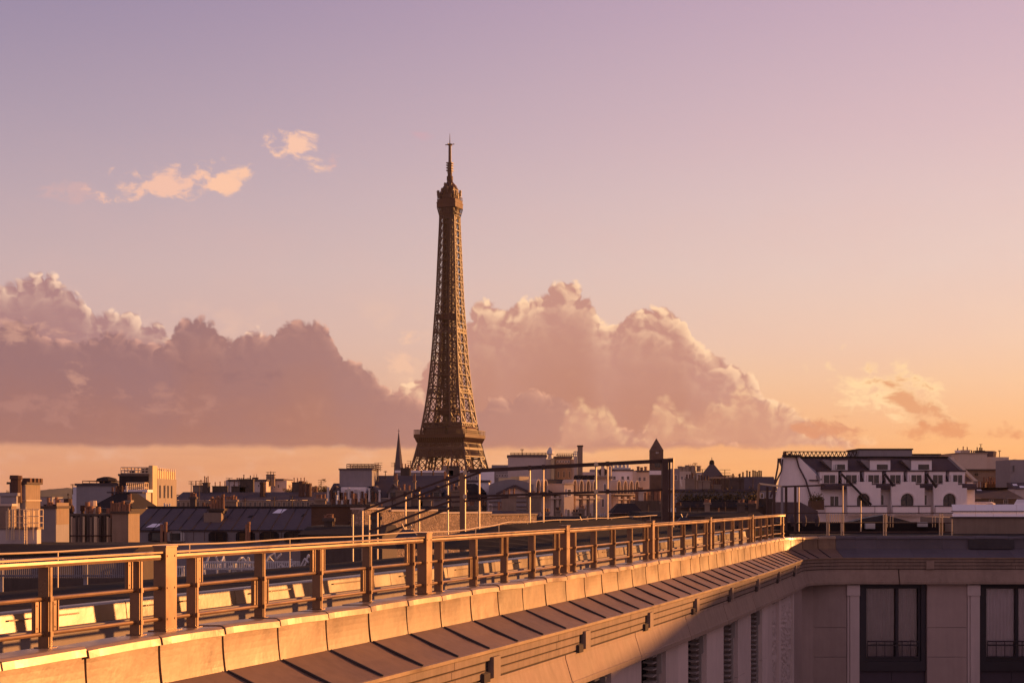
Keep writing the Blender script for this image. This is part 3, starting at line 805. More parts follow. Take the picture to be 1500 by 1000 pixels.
# ------------------------------------------------------------------ the steel frame on the deck behind
def dpx(x): return 46.0
def Q(x, y, d=None):
    d = dpx(x) if d is None else d
    return (ux(x, d), d, hz(y, d))
fr = empty('rooftop_steel_frame', (2, 40, -.93), 'dark steel tube frame with a long raised beam on slim bright posts, behind the railing', 'frame')
finv = Matrix.Translation(Vector((-2, -40, .93)))
def fp(mb, name, m, root=None, inv=None):
    o = mb.build(name, m, root or fr); o.matrix_parent_inverse = inv or finv; return o
def beam(x0, y0, x1, y1, w, h=None, d0=None, d1=None, **k):
    mb = MB(); mb.bar(Q(x0, y0, d0), Q(x1, y1, d1), w, h or w); fp(mb, 'beam', M['steel_dark'], **k)
beam(688, 689.5, 986, 674, .085, .11)
beam(612, 729.5, 975, 717, .055, .07)
beam(533, 746, 692, 687.5, .06, .06); beam(545, 752, 704, 691, .06, .06)
beam(542, 778, 662, 733, .06, .065); beam(552, 786, 664, 742, .06, .065)
beam(662, 735, 745, 728, .06)
def post(x, yt, w, m, d=None, zb=-2.6, root=None, inv=None, name='post'):
    d = dpx(x) if d is None else d
    mb = MB(); mb.bar((ux(x, d), d, zb), (ux(x, d), d, hz(yt, d)), w * .8, w * .8, (.9, -.43, 0))
    mb.tube((ux(x, d), d, zb), (ux(x, d), d, zb + .03), w * 1.2, 8)
    fp(mb, name, m, root, inv)
for x, yt, w in ((517, 753, .040), (531, 746, .042), (541, 754, .038), (553, 745, .042), (594, 720, .048), (602, 765, .034), (614, 720, .048),
                 (656, 695, .052), (681, 692, .055), (702, 693, .052), (776, 685, .052), (796, 686, .046), (873, 680, .052), (890, 681, .042)):
    post(x, yt, w, M['galvanised'])
mb = MB(); d = dpx(676); mb.box(ux(673.5, d), ux(680, d), d - .05, d + .05, -2.6, hz(693, d)); fp(mb, 'wide_post', M['bronze'])
d = dpx(977); mb = MB(); mb.box(ux(969.5, d), ux(978, d), d - .2, d + .2, -1.0, hz(671.5, d)); fp(mb, 'corner_post', M['steel_dark'])
post(986, 671, .05, M['galvanised'])
mb = MB(); mb.bar(Q(978, 672), Q(986, 671.5), .05); mb.bar(Q(978, 716), Q(986, 716), .04); fp(mb, 'tie_bar', M['galvanised'])
mb = MB(); mb.box(ux(979.5, d), ux(982, d), d - .03, d + .03, -1.0, hz(676, d)); fp(mb, 'wide_post', M['steel_dark'])

for x, y in ((594, 723.5), (614, 716), (656, 700.5), (681, 692), (702, 690.5), (776, 685), (796, 684), (873, 680), (890, 679), (681, 727), (702, 726.5), (776, 724), (796, 723.4), (873, 720), (890, 719.4), (656, 728)):
    mb = MB(); c = Vector(Q(x, y)); mb.box(c.x - .045, c.x + .045, c.y - .075, c.y + .05, c.z - .07, c.z + .07); mb.box(c.x - .06, c.x + .06, c.y - .09, c.y - .076, c.z - .03, c.z + .03); fp(mb, 'clamp', M['galvanised' if x % 2 else 'steel_dark'])
f2 = empty('steel_pergola', (8, 54, -1.1), 'short run of dark upright posts under a thin bar where the railing ends', 'frame')
inv2 = Matrix.Translation(Vector((-8, -54, 1.1)))
k2 = dict(root=f2, inv=inv2)
D2 = 55.0
for x in (1124, 1134, 1145.5, 1151.5, 1165):
    mb = MB(); mb.box(ux(x - 1.6, D2), ux(x + 1.6, D2), D2 - .05, D2 + .05, -1.2, hz(712.5, D2)); fp(mb, 'post', M['steel_dark'] if x != 1145.5 else M['grey_wall'], **k2)
mb = MB(); mb.bar(Q(1112, 708, D2), Q(1109, 745, D2), .07); fp(mb, 'slanted_post', M['bronze'], **k2)
mb = MB(); mb.bar(Q(1112, 708, D2), Q(1145, 712, D2), .06); fp(mb, 'top_bar', M['galvanised'], **k2)
mb = MB(); mb.bar(Q(1145, 712.5, D2), Q(1208, 710.5, D2), .06); fp(mb, 'top_bar', M['steel_dark'], **k2)
for x, yt in ((1170, 712), (1234.5, 711), (1261, 733)): post(x, yt, .045, M['galvanised'], D2, -1.15, f2, inv2, 'slim_post')

# ------------------------------------------------------------------ tube railing and roof gear on the wing
wr = empty('wing_railing', (13, 52.5, -1.15), 'thin tube railing with doubled bright posts on the dark wing roof', 'railing')
winv = Matrix.Translation(Vector((-13, -52.5, 1.15)))
DW = 52.5
for y in (751, 765.5, 779):
    mb = MB(); mb.tube(Q(1152, y, DW), Q(1396, y, DW), .018 if y < 770 else .03, 6); fp(mb, 'rail_bar', M['steel_dark'], wr, winv)
for x in (1211, 1214, 1232, 1235, 1294, 1297.5, 1376, 1380, 1394):
    mb = MB(); mb.tube((ux(x, DW), DW - .03, -1.28), (ux(x, DW), DW - .03, hz(752 if x != 1394 else 760, DW)), .022, 8); fp(mb, 'post', M['galvanised'], wr, winv)
mb = MB()
for x in range(1218, 1231, 3): mb.tube((ux(x, DW), DW, hz(765, DW)), (ux(x, DW), DW, hz(753, DW)), .010, 5)
fp(mb, 'infill_bar', M['galvanised'], wr, winv)
for x0, x1 in ((1300, 1310), (1366, 1374)):
    for x in range(x0, x1, 4):
        mb = MB(); mb.tube((ux(x, DW + .5), DW + .5, hz(772, DW)), (ux(x, DW + .5), DW + .5, hz(755, DW)), .010, 5); fp(mb, 'thin_bar', M['galvanised'], wr, winv)
# wing roof itself
mb = MB(); mb.box(CORNER.x - 1.5, 26, YW + .305, YW + 14, GZ, -1.22); hp(mb, 'wing_roof', M['roof_felt'])
mb = MB(); mb.box(ux(1150, 51), ux(1396, 51), 50.9, 51.15, -1.22, hz(784, 51)); hp(mb, 'roof_kerb', M['zinc_dark'])
mb = MB(); mb.box(ux(1152, 58), ux(1394, 58), 58, 62, -1.22, hz(766, 58)); hp(mb, 'plant_room', M['roof_felt'])
mb = MB(); mb.prism([(ux(1222, 62.5), hz(770, 62)), (ux(1262, 62.5), hz(759, 62)), (ux(1292, 62.5), hz(753.5, 62)), (ux(1346, 62.5), hz(768, 62)), (ux(1346, 62.5), -1.22), (ux(1222, 62.5), -1.22)], 62.1, 63); hp(mb, 'plant_room', M['zinc_dark'])
for x0, x1, y0, y1 in ((1268, 1281, 766, 774), (1345, 1358, 764.5, 771)):
    mb = MB(); mb.box(ux(x0, 57.8), ux(x1, 57.8), 57.7, 57.95, hz(y1, 57.8), hz(y0, 57.8)); o = hp(mb, 'skylight', M['white_metal'])
    mb = MB(); xm = (x0 + x1) / 2
    for a, b in ((x0 + 1.2, xm - .5), (xm + .5, x1 - 1.2)): mb.box(ux(a, 57.8), ux(b, 57.8), 57.675, 57.69, hz(y1 - 1.4, 57.8), hz(y0 + 1.4, 57.8))
    hp(mb, 'pane', M['curtain'], o)
for x in (1161, 1178, 1197):
    mb = MB(); mb.lathe([(.05, 0), (.09, .1), (.09, .28), (.04, .4)], (ux(x, 57), 57, -.95), 10); hp(mb, 'roof_vent', M['slate'])
# white boarded screen and its wall on the wing, right
DS = 60.0
mb = MB(); mb.box(ux(1395, 57), ux(1640, 57), 57, 61.5, -1.22, hz(758, 57)); hp(mb, 'attic_wall', M['tan_wall'])
mb = MB(); mb.box(ux(1394, 57), ux(1640, 57), 56.93, 57.2, hz(758, 57), hz(756.4, 57)); hp(mb, 'attic_coping', M['zinc_dark'])
edges = [1395.5, 1429.5, 1455.5, 1490, 1530, 1580]
for a, b in zip(edges[:-1], edges[1:]):
    for y0, y1 in ((738.5, 748), (749.2, 756.2)):
        mb = MB(); xa, xb, za, zb3 = ux(a + .25, 57.6), ux(b - .25, 57.6), hz(y1, 57.6), hz(y0, 57.6); mb.hexa([(xa, 57.6, za), (xb, 57.6, za), (xb, 57.66, za), (xa, 57.66, za), (xa, 57.72, zb3), (xb, 57.72, zb3), (xb, 57.78, zb3), (xa, 57.78, zb3)]); hp(mb, 'screen_board', M['white_board'])
mb = MB(); mb.prism([(ux(1486, 57.8), hz(739, 57.8)), (ux(1491, 57.8), hz(731, 57.8)), (ux(1580, 57.8), hz(731, 57.8)), (ux(1580, 57.8), hz(739, 57.8))], 57.8, 57.9); hp(mb, 'screen_board', M['white_board'])
mb = MB(); mb.box(ux(1395, 57.7), ux(1580, 57.7), 57.70, 57.86, hz(749.2, 57.6), hz(748, 57.6)); hp(mb, 'screen_rail', M['zinc_dark'])
mb = MB(); mb.box(ux(1424, 49.2), ux(1491, 49.2), YW - .13, YW - .085, -1.54, ZC - .09); hp(mb, 'access_hatch', M['zinc_dark'])
# dark hoods on the deck with their short struts
for i, (x, y0, d) in enumerate(((628, 776, 30.5), (855, 762.5, 43.5), (1002, 757.5, 50.5))):
    c = (ux(x if i else 597, d), d, -.93)
    h = empty('roof_hood', c, ('small dark pyramid hood on the deck below the slanting beams', 'small dark pyramid hood with forked struts on the low roof ridge', 'small hood with thin struts near the end of the railing')[i], 'roof vent', 'pyramid hoods on the hotel roof')
    zt = hz(y0, d) + .93
    mb = MB(); mb.lathe([(.40, zt - .22), (.16, zt), (.14, zt + .01)], (0, 0, 0), 4); mb.build('hood', M['zinc_dark'], h)
    mb = MB(); mb.lathe([(.30, 0), (.30, zt - .22)], (0, 0, 0), 4); mb.build('base', M['zinc_dark'], h)
    for sx in (-1, 1):
        mb = MB(); mb.tube((sx * .05, -.02, zt), (sx * .11, -.05, zt + .12), .014, 6); mb.build('strut', M['galvanised'], h)
# low fence of pale pickets and bent pale pipes on the lower terrace beyond the deck
def picket(px0, px1, y0, y1, d, n, m, label, group=None):
    t = empty('picket_fence', (ux((px0 + px1) / 2, d), d, hz(y1, d)), label, 'fence', group)
    w = ux(px1, d) - ux(px0, d); h = hz(y0, d) - hz(y1, d); mb = MB()
    for i in range(n):
        x = -w / 2 + w * i / (n - 1); mb.box(x - w / n * .22, x + w / n * .22, -.012, .012, 0, h)
    mb.build('pickets', m, t)
    mb = MB(); mb.bar((-w / 2, .03, h * .12), (w / 2, .03, h * .12), .04); mb.bar((-w / 2, .03, h * .92), (w / 2, .03, h * .92), .04); mb.build('rail', m, t)
    mb = MB()
    for i in range(4): x = -w / 2 + w * i / 3; mb.box(x - .04, x + .04, .05, .11, -1.2, h * 1.02)
    mb.build('fence_post', m, t)
picket(0, 186, 818, 846, 33, 64, M['grey_wall'], 'grey fence of close upright bars low on the terrace behind the nearest railing bays')
picket(254, 266, 829, 845, 33, 5, M['white_metal'], 'short piece of white picket fence beside the widest railing post')
picket(295, 436, 822, 834, 33, 44, M['white_metal'], 'long white picket fence seen through the railing below the slate roof')
tp = MB(); r2 = random.Random(5)
tr = empty('bent_pipes', (ux(370, 34), 34, -2.4), 'tangle of pale bent pipes lying above the white picket fence', 'pipework')
for k in range(9):
    x = ux(300 + k * 18, 34) - tr.location.x; pts = [(x, 0, .95)]
    for q in range(5): pts.append((pts[-1][0] + r2.uniform(.02, .12), r2.uniform(-.1, .1), 1.05 + r2.uniform(-.16, .22)))
    mb = MB(); mb.path(pts, .022, 6); mb.tube((x, 0, 0), (x, 0, .95), .02, 6); mb.build('pipe', M['white_metal'], tr)

# ------------------------------------------------------------------ the iron tower
DT = 1082.0
TB = -72.7
tower = empty('iron_lattice_tower', (ux(659, DT), DT, TB), 'tall brown iron lattice tower with two flared decks, a top gallery and an antenna', 'tower', None, R(-20.4))
HWP = [(0, 62.0), (30, 45.5), (57, 33.0), (75, 26.0), (92, 20.6), (103, 18.2), (112, 16.4), (122, 14.7), (135, 12.9), (150, 11.2), (166, 9.9), (182, 8.9), (210, 7.35), (240, 6.3), (262, 5.5), (272, 5.3)]
def interp(tab, h):
    for (a, p), (b, q) in zip(tab[:-1], tab[1:]):
        if h <= b: return p + (q - p) * (h - a) / (b - a)
    return tab[-1][1]
hw = lambda h: interp(HWP, h)
LWP = [(0, 25), (57, 15.5), (92, 10.6), (116, 8.4), (135, 7.6), (160, 6.6), (182, 6.0), (200, 5.4), (272, 2.6)]
lw = lambda h: interp(LWP, h)
def strut(mb, a, b, w): mb.bar(a, b, w, w)
LEV = [0, 14, 28, 42, 57, 68, 80, 92, 101, 108, 116]
h = 116.0; st = 9.2
while h < 262: h += st; LEV.append(h); st = max(5.0, st * .962)
LEV = [l for l in LEV if l < 266] + [268.0]
def face_panel(mb, p00, p10, p01, p11, wc, wb, mid=True):
    """One lattice panel: chords are made elsewhere; horizontal, crossed braces, a light inner lozenge."""
    p00, p10, p01, p11 = map(Vector, (p00, p10, p01, p11))
    strut(mb, p00, p10, wc * .75)
    strut(mb, p00, p11, wb); strut(mb, p10, p01, wb)
    if mid:
        a = (p00 + p01) / 2; b = (p10 + p11) / 2; t = (p01 + p11) / 2; u = (p00 + p10) / 2
        strut(mb, a, b, wb * .7); strut(mb, t, u, wb * .7)
for sx in (-1, 1):
    for sy in (-1, 1):
        mb = MB()
        for l0, l1 in zip(LEV[:-1], LEV[1:]):
            if l0 >= 266: break
            def cor(l):
                o = hw(l); i = max(o - lw(l), .25)
                return {(a, b): Vector((sx * (o if a else i), sy * (o if b else i), l)) for a in (0, 1) for b in (0, 1)}
            c0, c1 = cor(l0), cor(l1)
            wc = max(.62, 1.5 - l0 * .0040) if l0 > 57 else 1.8
            wb = max(.34, .62 - l0 * .0012)
            for k in c0: strut(mb, c0[k], c1[k], wc if k == (1, 1) else wc * .8)
            ring = [(1, 1), (0, 1), (0, 0), (1, 0)]
            for a, b in zip(ring, ring[1:] + ring[:1]):
                outer = (a[0] == b[0] == 1) or (a[1] == b[1] == 1)
                face_panel(mb, c0[a], c0[b], c1[a], c1[b], wc, wb, outer and l0 > 56)
        mb.build('leg', M['iron_brown'], tower, fix=False)
# girders tying the four faces together, and the lift shaft up the middle
g = MB()
def across(l, wdt, hgt=0.0, dense=0):
    o = hw(l) + .05
    for k in range(4):
        rot = Matrix.Rotation(math.pi / 2 * k, 3, 'Z')
        a, b = Vector((-o, -o, l)), Vector((o, -o, l))
        g.bar(rot @ a, rot @ b, wdt, wdt)
        if hgt:
            o2 = hw(l + hgt) + .05
            c, d_ = Vector((-o2, -o2, l + hgt)), Vector((o2, -o2, l + hgt))
            g.bar(rot @ c, rot @ d_, wdt, wdt)
            for q in range(dense):
                t0, t1 = q / dense, (q + 1) / dense
                g.bar(rot @ a.lerp(b, t0), rot @ c.lerp(d_, t1), wdt * .55); g.bar(rot @ a.lerp(b, t1), rot @ c.lerp(d_, t0), wdt * .55)
for i, l in enumerate(LEV):
    if l > 118: across(l, .5)
across(122.5, .6, 3.0, 8); across(146, .55, 2.4, 6); across(188, .5, 2.0, 5)
g.build('cross_girder', M['iron_brown'], tower, fix=False)
g = MB(); across(102.5, .9, 5.0, 22); across(108.2, .8, 3.6, 24); g.build('deck_girder', M['iron_brown'], tower, fix=False)
for k in range(4):
    rot = Matrix.Rotation(math.pi / 2 * k, 3, 'Z'); mb = MB()
    o0, o1 = hw(103.2), hw(107.2)
    mb.hexa([rot @ Vector(p) for p in [(-o0, -o0 + .35, 103.2), (o0, -o0 + .35, 103.2), (o0, -o0 + .75, 103.2), (-o0, -o0 + .75, 103.2), (-o1, -o1 + .35, 107.2), (o1, -o1 + .35, 107.2), (o1, -o1 + .75, 107.2), (-o1, -o1 + .75, 107.2)]])
    mb.build('girder_web', M['iron_deck'], tower)
sh = MB(); hs = 118.0
while hs < 266:
    r0 = min(3.4, hw(hs) * .46); r1 = min(3.4, hw(hs + 5) * .46)
    for a, b in ((-1, -1), (1, -1), (1, 1), (-1, 1)): sh.bar((a * r0, b * r0, hs), (a * r1, b * r1, hs + 5), .9)
    for k in range(4):
        rot = Matrix.Rotation(math.pi / 2 * k, 3, 'Z')
        for q in range(3):
            z0 = hs + q * 1.67
            sh.bar(rot @ Vector((-r0, -r0, z0)), rot @ Vector((r0, -r0, z0)), .42)
            sh.bar(rot @ Vector((-r0, -r0, z0)), rot @ Vector((r1, -r1, z0 + 1.67)), .36); sh.bar(rot @ Vector((r0, -r0, z0)), rot @ Vector((-r1, -r1, z0 + 1.67)), .36)
    hs += 5
sh.box(-1.5, 1.5, -1.5, 1.5, 112, 268)
sh.build('lift_shaft', M['iron_brown'], tower, fix=False)
for z0, z1, hwid in ((131, 136, 6.2), (196.5, 199.8, 7.2), (157, 160, 5.0)):
    mb = MB(); mb.box(-hwid, hwid, -hwid, hwid, z0, z1); mb.build('landing', M['iron_deck'], tower)
# first deck
mb = MB(); mb.frustum((-33.5, 33.5, -33.5, 33.5), 52, (-35.3, 35.3, -35.3, 35.3), 57.5); mb.box(-35.3, 35.3, -35.3, 35.3, 57.52, 62); mb.build('first_deck', M['iron_deck'], tower)
# second deck: corbelled gallery, parapet, set-back pavilions
mb = MB(); mb.frustum((-16.9, 16.9, -16.9, 16.9), 111.8, (-18.5, 18.5, -18.5, 18.5), 115.2); mb.box(-18.9, 18.9, -18.9, 18.9, 115.22, 117.4); d2 = mb.build('second_deck', M['iron_deck'], tower)
mb = MB()
for k in range(4):
    rot = Matrix.Rotation(math.pi / 2 * k, 3, 'Z')
    for q in range(24):
        x = -17.2 + q * 1.496; mb.bar(rot @ Vector((x, -17.05, 111.9)), rot @ Vector((x, -18.75, 115.1)), .34, .5)
mb.build('corbel', M['iron_brown'], d2, fix=False)
mb = MB()
for k in range(4):
    rot = Matrix.Rotation(math.pi / 2 * k, 3, 'Z')
    for z in (118.0, 119.3, 120.4): mb.bar(rot @ Vector((-18.8, -18.8, z)), rot @ Vector((18.8, -18.8, z)), .18 if z < 120 else .3)
    for q in range(32): x = -18.8 + q * 1.2125; mb.bar(rot @ Vector((x, -18.8, 117.3)), rot @ Vector((x, -18.8, 120.4)), .16)
mb.build('deck_railing', M['iron_brown'], d2, fix=False)
rt = random.Random(11)
for (x0, x1, y0, y1, z1) in ((-11, 3, -16.2, -12, 121.5), (5, 15.5, -15.8, -10, 122.4), (12, 16, -8, 10, 121.8), (-15.5, -10, -10, 9, 121.6), (-9, 8, 11, 16, 122)):
    mb = MB(); mb.box(x0, x1, y0, y1, 117.42, z1); mb.frustum((x0 - .5, x1 + .5, y0 - .5, y1 + .5), z1 + .01, (x0 + 1, x1 - 1, y0 + 1, y1 - 1), z1 + 1.1); mb.build('deck_pavilion', M['iron_deck'], tower)
mb = MB(); mb.box(-13.8, 13.8, -13.8, 13.8, 123.6, 125.0); mb.build('upper_gallery', M['iron_deck'], tower)
# top: flare, gallery, cabins, dome and mast
mb = MB()
for k in range(4):
    rot = Matrix.Rotation(math.pi / 2 * k, 3, 'Z')
    for q in range(9):
        t = -1 + q * .25; mb.bar(rot @ Vector((t * 5.35, -5.35, 267)), rot @ Vector((t * 6.7, -6.7, 273.4)), .42)
    mb.bar(rot @ Vector((-5.9, -5.9, 270)), rot @ Vector((5.9, -5.9, 270)), .4)
mb.box(-4.9, 4.9, -4.9, 4.9, 266, 273.4)
mb.build('top_flare', M['iron_brown'], tower, fix=False)
mb = MB(); mb.box(-6.9, 6.9, -6.9, 6.9, 273.42, 276.4); mb.box(-7.1, 7.1, -7.1, 7.1, 276.42, 277.0); mb.box(-6.7, 6.7, -6.7, 6.7, 277.02, 279.0); top = mb.build('top_gallery', M['iron_deck'], tower)
mb = MB()
for k in range(4):
    rot = Matrix.Rotation(math.pi / 2 * k, 3, 'Z')
    for q in range(12): x = -6.6 + q * 1.2; mb.bar(rot @ Vector((x, -6.75, 279)), rot @ Vector((x, -6.4, 281.4)), .2)
    mb.bar(rot @ Vector((-6.4, -6.4, 281.4)), rot @ Vector((6.4, -6.4, 281.4)), .25)
mb.build('gallery_cage', M['iron_brown'], top, fix=False)
mb = MB(); mb.box(-5.3, 5.3, -5.3, 5.3, 279.0, 284.4); mb.box(-4.6, 4.6, -4.6, 4.6, 284.42, 287.0); mb.build('top_cabin', M['iron_deck'], tower)
for (x, y, z, w, hh) in ((-7.2, -3, 280.5, .5, 5.2), (7.0, 2, 281.5, .6, 4.2), (6.8, -5, 281, .5, 3.6), (-6.6, -6, 281.5, .4, 3.6), (5, -6.9, 282, .5, 3), (-3, -6.9, 282.5, .6, 3), (1, -6.6, 283.5, .4, 3.4), (-5, -6.2, 279.5, .8, 3.2), (3.2, -6.3, 279.5, .9, 2.6), (6.0, -1, 279.6, .8, 3), (-6.0, 1.5, 279.6, .7, 3.4), (-2.2, -3.6, 287, .5, 3.6), (2.4, -3.4, 287, .4, 3.0), (3.4, 1, 287, .5, 2.6)):
    mb = MB(); mb.box(x - w, x + w, y - w, y + w, z, z + hh); mb.bar((x, y, z + hh * .5), (x * .6, y * .6, z + hh * .5), .3); mb.bar((x - 1.1, y, z + hh * .7), (x + 1.1, y, z + hh * .7), .25); mb.build('aerial', M['iron_brown'], tower)
mb = MB(); mb.lathe([(5.6, 286.5), (5.2, 287.6), (4.0, 289.4), (2.4, 291.2), (1.9, 292.4), (2.2, 292.6), (2.2, 295.4), (1.6, 295.6), (1.5, 298)], n=12); mb.build('dome', M['iron_deck'], tower)
mb = MB(); mb.lathe([(1.75, 297.5), (1.6, 303.8), (1.05, 304), (.95, 316.8), (1.7, 317), (1.7, 317.8), (.35, 318), (.12, 325)], n=8)
for z in (299, 300.8, 302.6, 304.2): mb.box(-2.0, 2.0, -2.0, 2.0, z, z + .7)
mb.bar((-3.4, 0, 317.4), (3.4, 0, 317.4), .5); mb.bar((0, -3.4, 317.4), (0, 3.4, 317.4), .5)
mb.build('antenna_mast', M['iron_brown'], tower)

# ------------------------------------------------------------------ the city behind
ALL_B = []
class B:
    """A building given by the columns and rows it fills in the picture at its own distance."""
    def __init__(s, label, x0, x1, d, dep, cat='building', group=None, rz=0.0, name='city_building'):
        ALL_B.append(s); s.rz = rz; s.d = d; s.gz = gz_at(d); xa, xb = ux(x0, d), ux(x1, d)
        s.cx = (xa + xb) / 2; s.w = xb - xa; s.dep = dep; s.px0, s.px1 = x0, x1
        s.root = empty(name, (s.cx, d, s.gz), label, cat, group, rz)
    def X(s, px):
        u = (px - 750.0) / F
        return (u * s.d - s.cx) / (math.cos(s.rz) - u * math.sin(s.rz))
    def Z(s, py): return hz(py, s.d) - s.gz
    def part(s, mb, name, m, parent=None, **k): return mb.build(name, m, parent or s.root, **k)
    def wall(s, x0, x1, y1, m, y0=None, fa=0.0, fb=None, name='wall', parent=None):
        mb = MB(); mb.box(s.X(x0), s.X(x1), fa, s.dep if fb is None else fb, 0 if y0 is None else s.Z(y0), s.Z(y1)); return s.part(mb, name, m, parent)
    def coping(s, x0, x1, y, m, t=.18, o=.12, fa=0.0, fb=None):
        mb = MB(); mb.box(s.X(x0) - o, s.X(x1) + o, fa - o, (s.dep if fb is None else fb) + o, s.Z(y) + .003, s.Z(y) + t); return s.part(mb, 'coping', m)
    def mansard(s, x0, x1, ye, yr, m, inset=None, fa=0.0, fb=None, side=0.0, rib=0.0, name='roof'):
        fb = s.dep if fb is None else fb; z0, z1 = s.Z(ye) + .004, s.Z(yr); k = (z1 - z0) * .45 if inset is None else inset
        a, b = s.X(x0), s.X(x1); mb = MB()
        mb.frustum((a - .1, b + .1, fa - .15, fb + .1), z0, (a + side, b - side, fa + k, fb - k * .6), z1)
        o = s.part(mb, name, m)
        if rib:
            mb = MB(); x = a + rib
            while x < b - .1:
                t = (x - a) / (b - a); mb.bar((x, fa - .15, z0 + .02), (a + side + (b - a - 2 * side) * t, fa + k, z1 + .02), .03, .04); x += rib
            s.part(mb, 'roof_seam', M['slate_dark'], o)
        return o
    def windows(s, xs, y0, y1, w, m='pane', fr='white_wall', f=0.0, name='window', parent=None):
        """Openings centred at columns xs, from row y0 down to y1, w columns wide: a frame standing proud with a recessed pane."""
        W_, H_ = w / F * s.d / math.cos(s.rz), s.Z(y0) - s.Z(y1); t = max(.05, W_ * .10)
        mb = MB()
        mb.box(-W_ / 2, -W_ / 2 + t, -.07, .0, 0, H_); mb.box(W_ / 2 - t, W_ / 2, -.07, .0, 0, H_); mb.box(-W_ / 2 + t, W_ / 2 - t, -.07, 0, H_ - t, H_)
        mb.box(-W_ / 2 - t * .4, W_ / 2 + t * .4, -.12, 0, -t, 0); mb.box(-t * .25, t * .25, -.045, 0, 0, H_ - t)
        pm = MB(); pm.box(-W_ / 2 + t, -t * .25, -.03, -.005, .002, H_ - t); pm.box(t * .25, W_ / 2 - t, -.03, -.005, .002, H_ - t)
        a0 = p0 = None
        for x in xs:
            if a0 is None:
                a = mb.build(name, M[fr], parent or s.root); p = pm.build('pane', M[m], a); a0, p0 = a, p
            else:
                a = dup(a0, parent or s.root); p = dup(p0, a)
            a.location = (s.X(x), f, s.Z(y1))
    def chimney(s, x0, x1, yt, yb, m='tan_wall', dep=1.4, fa=.5, pots=4, pot='terracotta', ph=None, rim=True):
        a, b = s.X(x0), s.X(x1); mb = MB(); mb.box(a, b, fa, fa + dep, s.Z(yb), s.Z(yt))
        if rim: mb.box(a - .08, b + .08, fa - .08, fa + dep + .08, s.Z(yt) + .003, s.Z(yt) + .14)
        c = s.part(mb, 'chimney', M[m]); zt = s.Z(yt) + (.143 if rim else .003)
        for i in range(pots):
            h = ph or .45; h2 = h * rng.uniform(.75, 1.15)
            q = MB(); q.lathe([(.10, 0), (.08, h2 * .8), (.11, h2 * .82), (.10, h2)], (a + (b - a) * (i + .5) / pots, fa + dep * .5 + rng.uniform(-.1, .1), zt), 8)
            s.part(q, 'chimney_pot', M[pot], c)
        return c
    def pots(s, xs, y, h=.7, f=.5, m='terracotta', r=.13):
        for x in xs:
            q = MB(); hh = h * rng.uniform(.8, 1.2); q.lathe([(r, -.3), (r * .85, hh * .8), (r * 1.1, hh * .82), (r, hh)], (s.X(x), f, s.Z(y)), 8); s.part(q, 'chimney_pot', M[m])
    def cage(s, x0, x1, yb, yt, m='galvanised', f=.3, fb=None, n=8, r=.03, rows=2):
        """A rail on the roof: uprights and bars on the front, sides and back."""
        fb = (s.dep - .3) if fb is None else fb; mb = MB(); a, b = s.X(x0), s.X(x1); z0, z1 = s.Z(yb), s.Z(yt)
        for k in range(rows): 
            z = z1 - (z1 - z0) * k / rows
            for p, q in (((a, f), (b, f)), ((a, fb), (b, fb)), ((a, f), (a, fb)), ((b, f), (b, fb))): mb.tube((*p, z), (*q, z), r, 5)
        for i in range(n):
            x = a + (b - a) * i / max(1, n - 1)
            for y in (f, fb): mb.tube((x, y, z0), (x, y, z1), r, 5)
        s.part(mb, 'roof_railing', M[m])
    def aerial(s, x, yb, yt, f=1.0, arms=3):
        mb = MB(); mb.tube((s.X(x), f, s.Z(yb)), (s.X(x), f, s.Z(yt)), .03 * max(1, s.d / 120), 5)
        L = s.Z(yt) - s.Z(yb)
        for k in range(arms): z = s.Z(yt) - L * .12 * k; mb.bar((s.X(x) - L * .22, f, z), (s.X(x) + L * .22, f, z), .03 * max(1, s.d / 120))
        s.part(mb, 'aerial', M['steel_dark'])
    def pipe(s, x, yb, yt, f, r=.05, m='galvanised', name='pipe'):
        mb = MB(); mb.tube((s.X(x), f, s.Z(yb)), (s.X(x), f, s.Z(yt)), r, 6); s.part(mb, name, M[m])

# --- far left: the big chimney stack with its lit side, on a low roof house
b = B('tall brown chimney stack with dark pots and one bright side, behind the nearest railing', 14, 37, 70, 2.2, 'chimney', name='chimney_stack_house')
b.wall(14, 37, 709, M['grey_wall']); b.coping(14, 37, 709, M['dark_wall'], .10, .10)
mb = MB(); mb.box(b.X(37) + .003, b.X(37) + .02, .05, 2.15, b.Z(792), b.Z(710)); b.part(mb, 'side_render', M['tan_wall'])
mb = MB(); mb.box(b.X(14), b.X(37) + .06, -.04, 2.24, b.Z(733.5), b.Z(732)); b.part(mb, 'band', M['cream_wall'])
for x, y, w, f in ((19, 700, .16, .8), (24, 704, .5, .9), (30, 699.5, .36, 1.0), (33.5, 699.5, .14, 1.8), (36, 699.5, .13, 2.2), (36.5, 699.5, .13, 2.7)):
    mb = MB(); mb.box(b.X(x) - w / 2, b.X(x) + w / 2, f * .8, f * .8 + .3, b.Z(709) + .103, b.Z(y)); b.part(mb, 'chimney_pot', M['pot_dark'])
b2 = B('low pale house with bright ladder, cage and pipes beneath the tall brown chimney stack', -40, 54, 68, .6)
b2.wall(-40, 54, 775, M['pale_wall']); b2.coping(-40, 54, 775, M['tan_wall'], .10, .05)
for x, yt, r in ((14.5, 744, .02), (20, 746, .028), (23, 746, .032), (31, 744, .028), (40, 742, .025), (51, 744, .018), (12, 748, .02)):
    b2.pipe(x if x < 30 else x, 790, yt, -.25, r)
mb = MB()
for x in (38.7, 42.3): mb.tube((b2.X(x), -.3, b2.Z(803)), (b2.X(x), -.3, b2.Z(746)), .018, 5)
for y in range(747, 803, 4): mb.tube((b2.X(38.7), -.3, b2.Z(y)), (b2.X(42.3), -.3, b2.Z(y)), .012, 5)
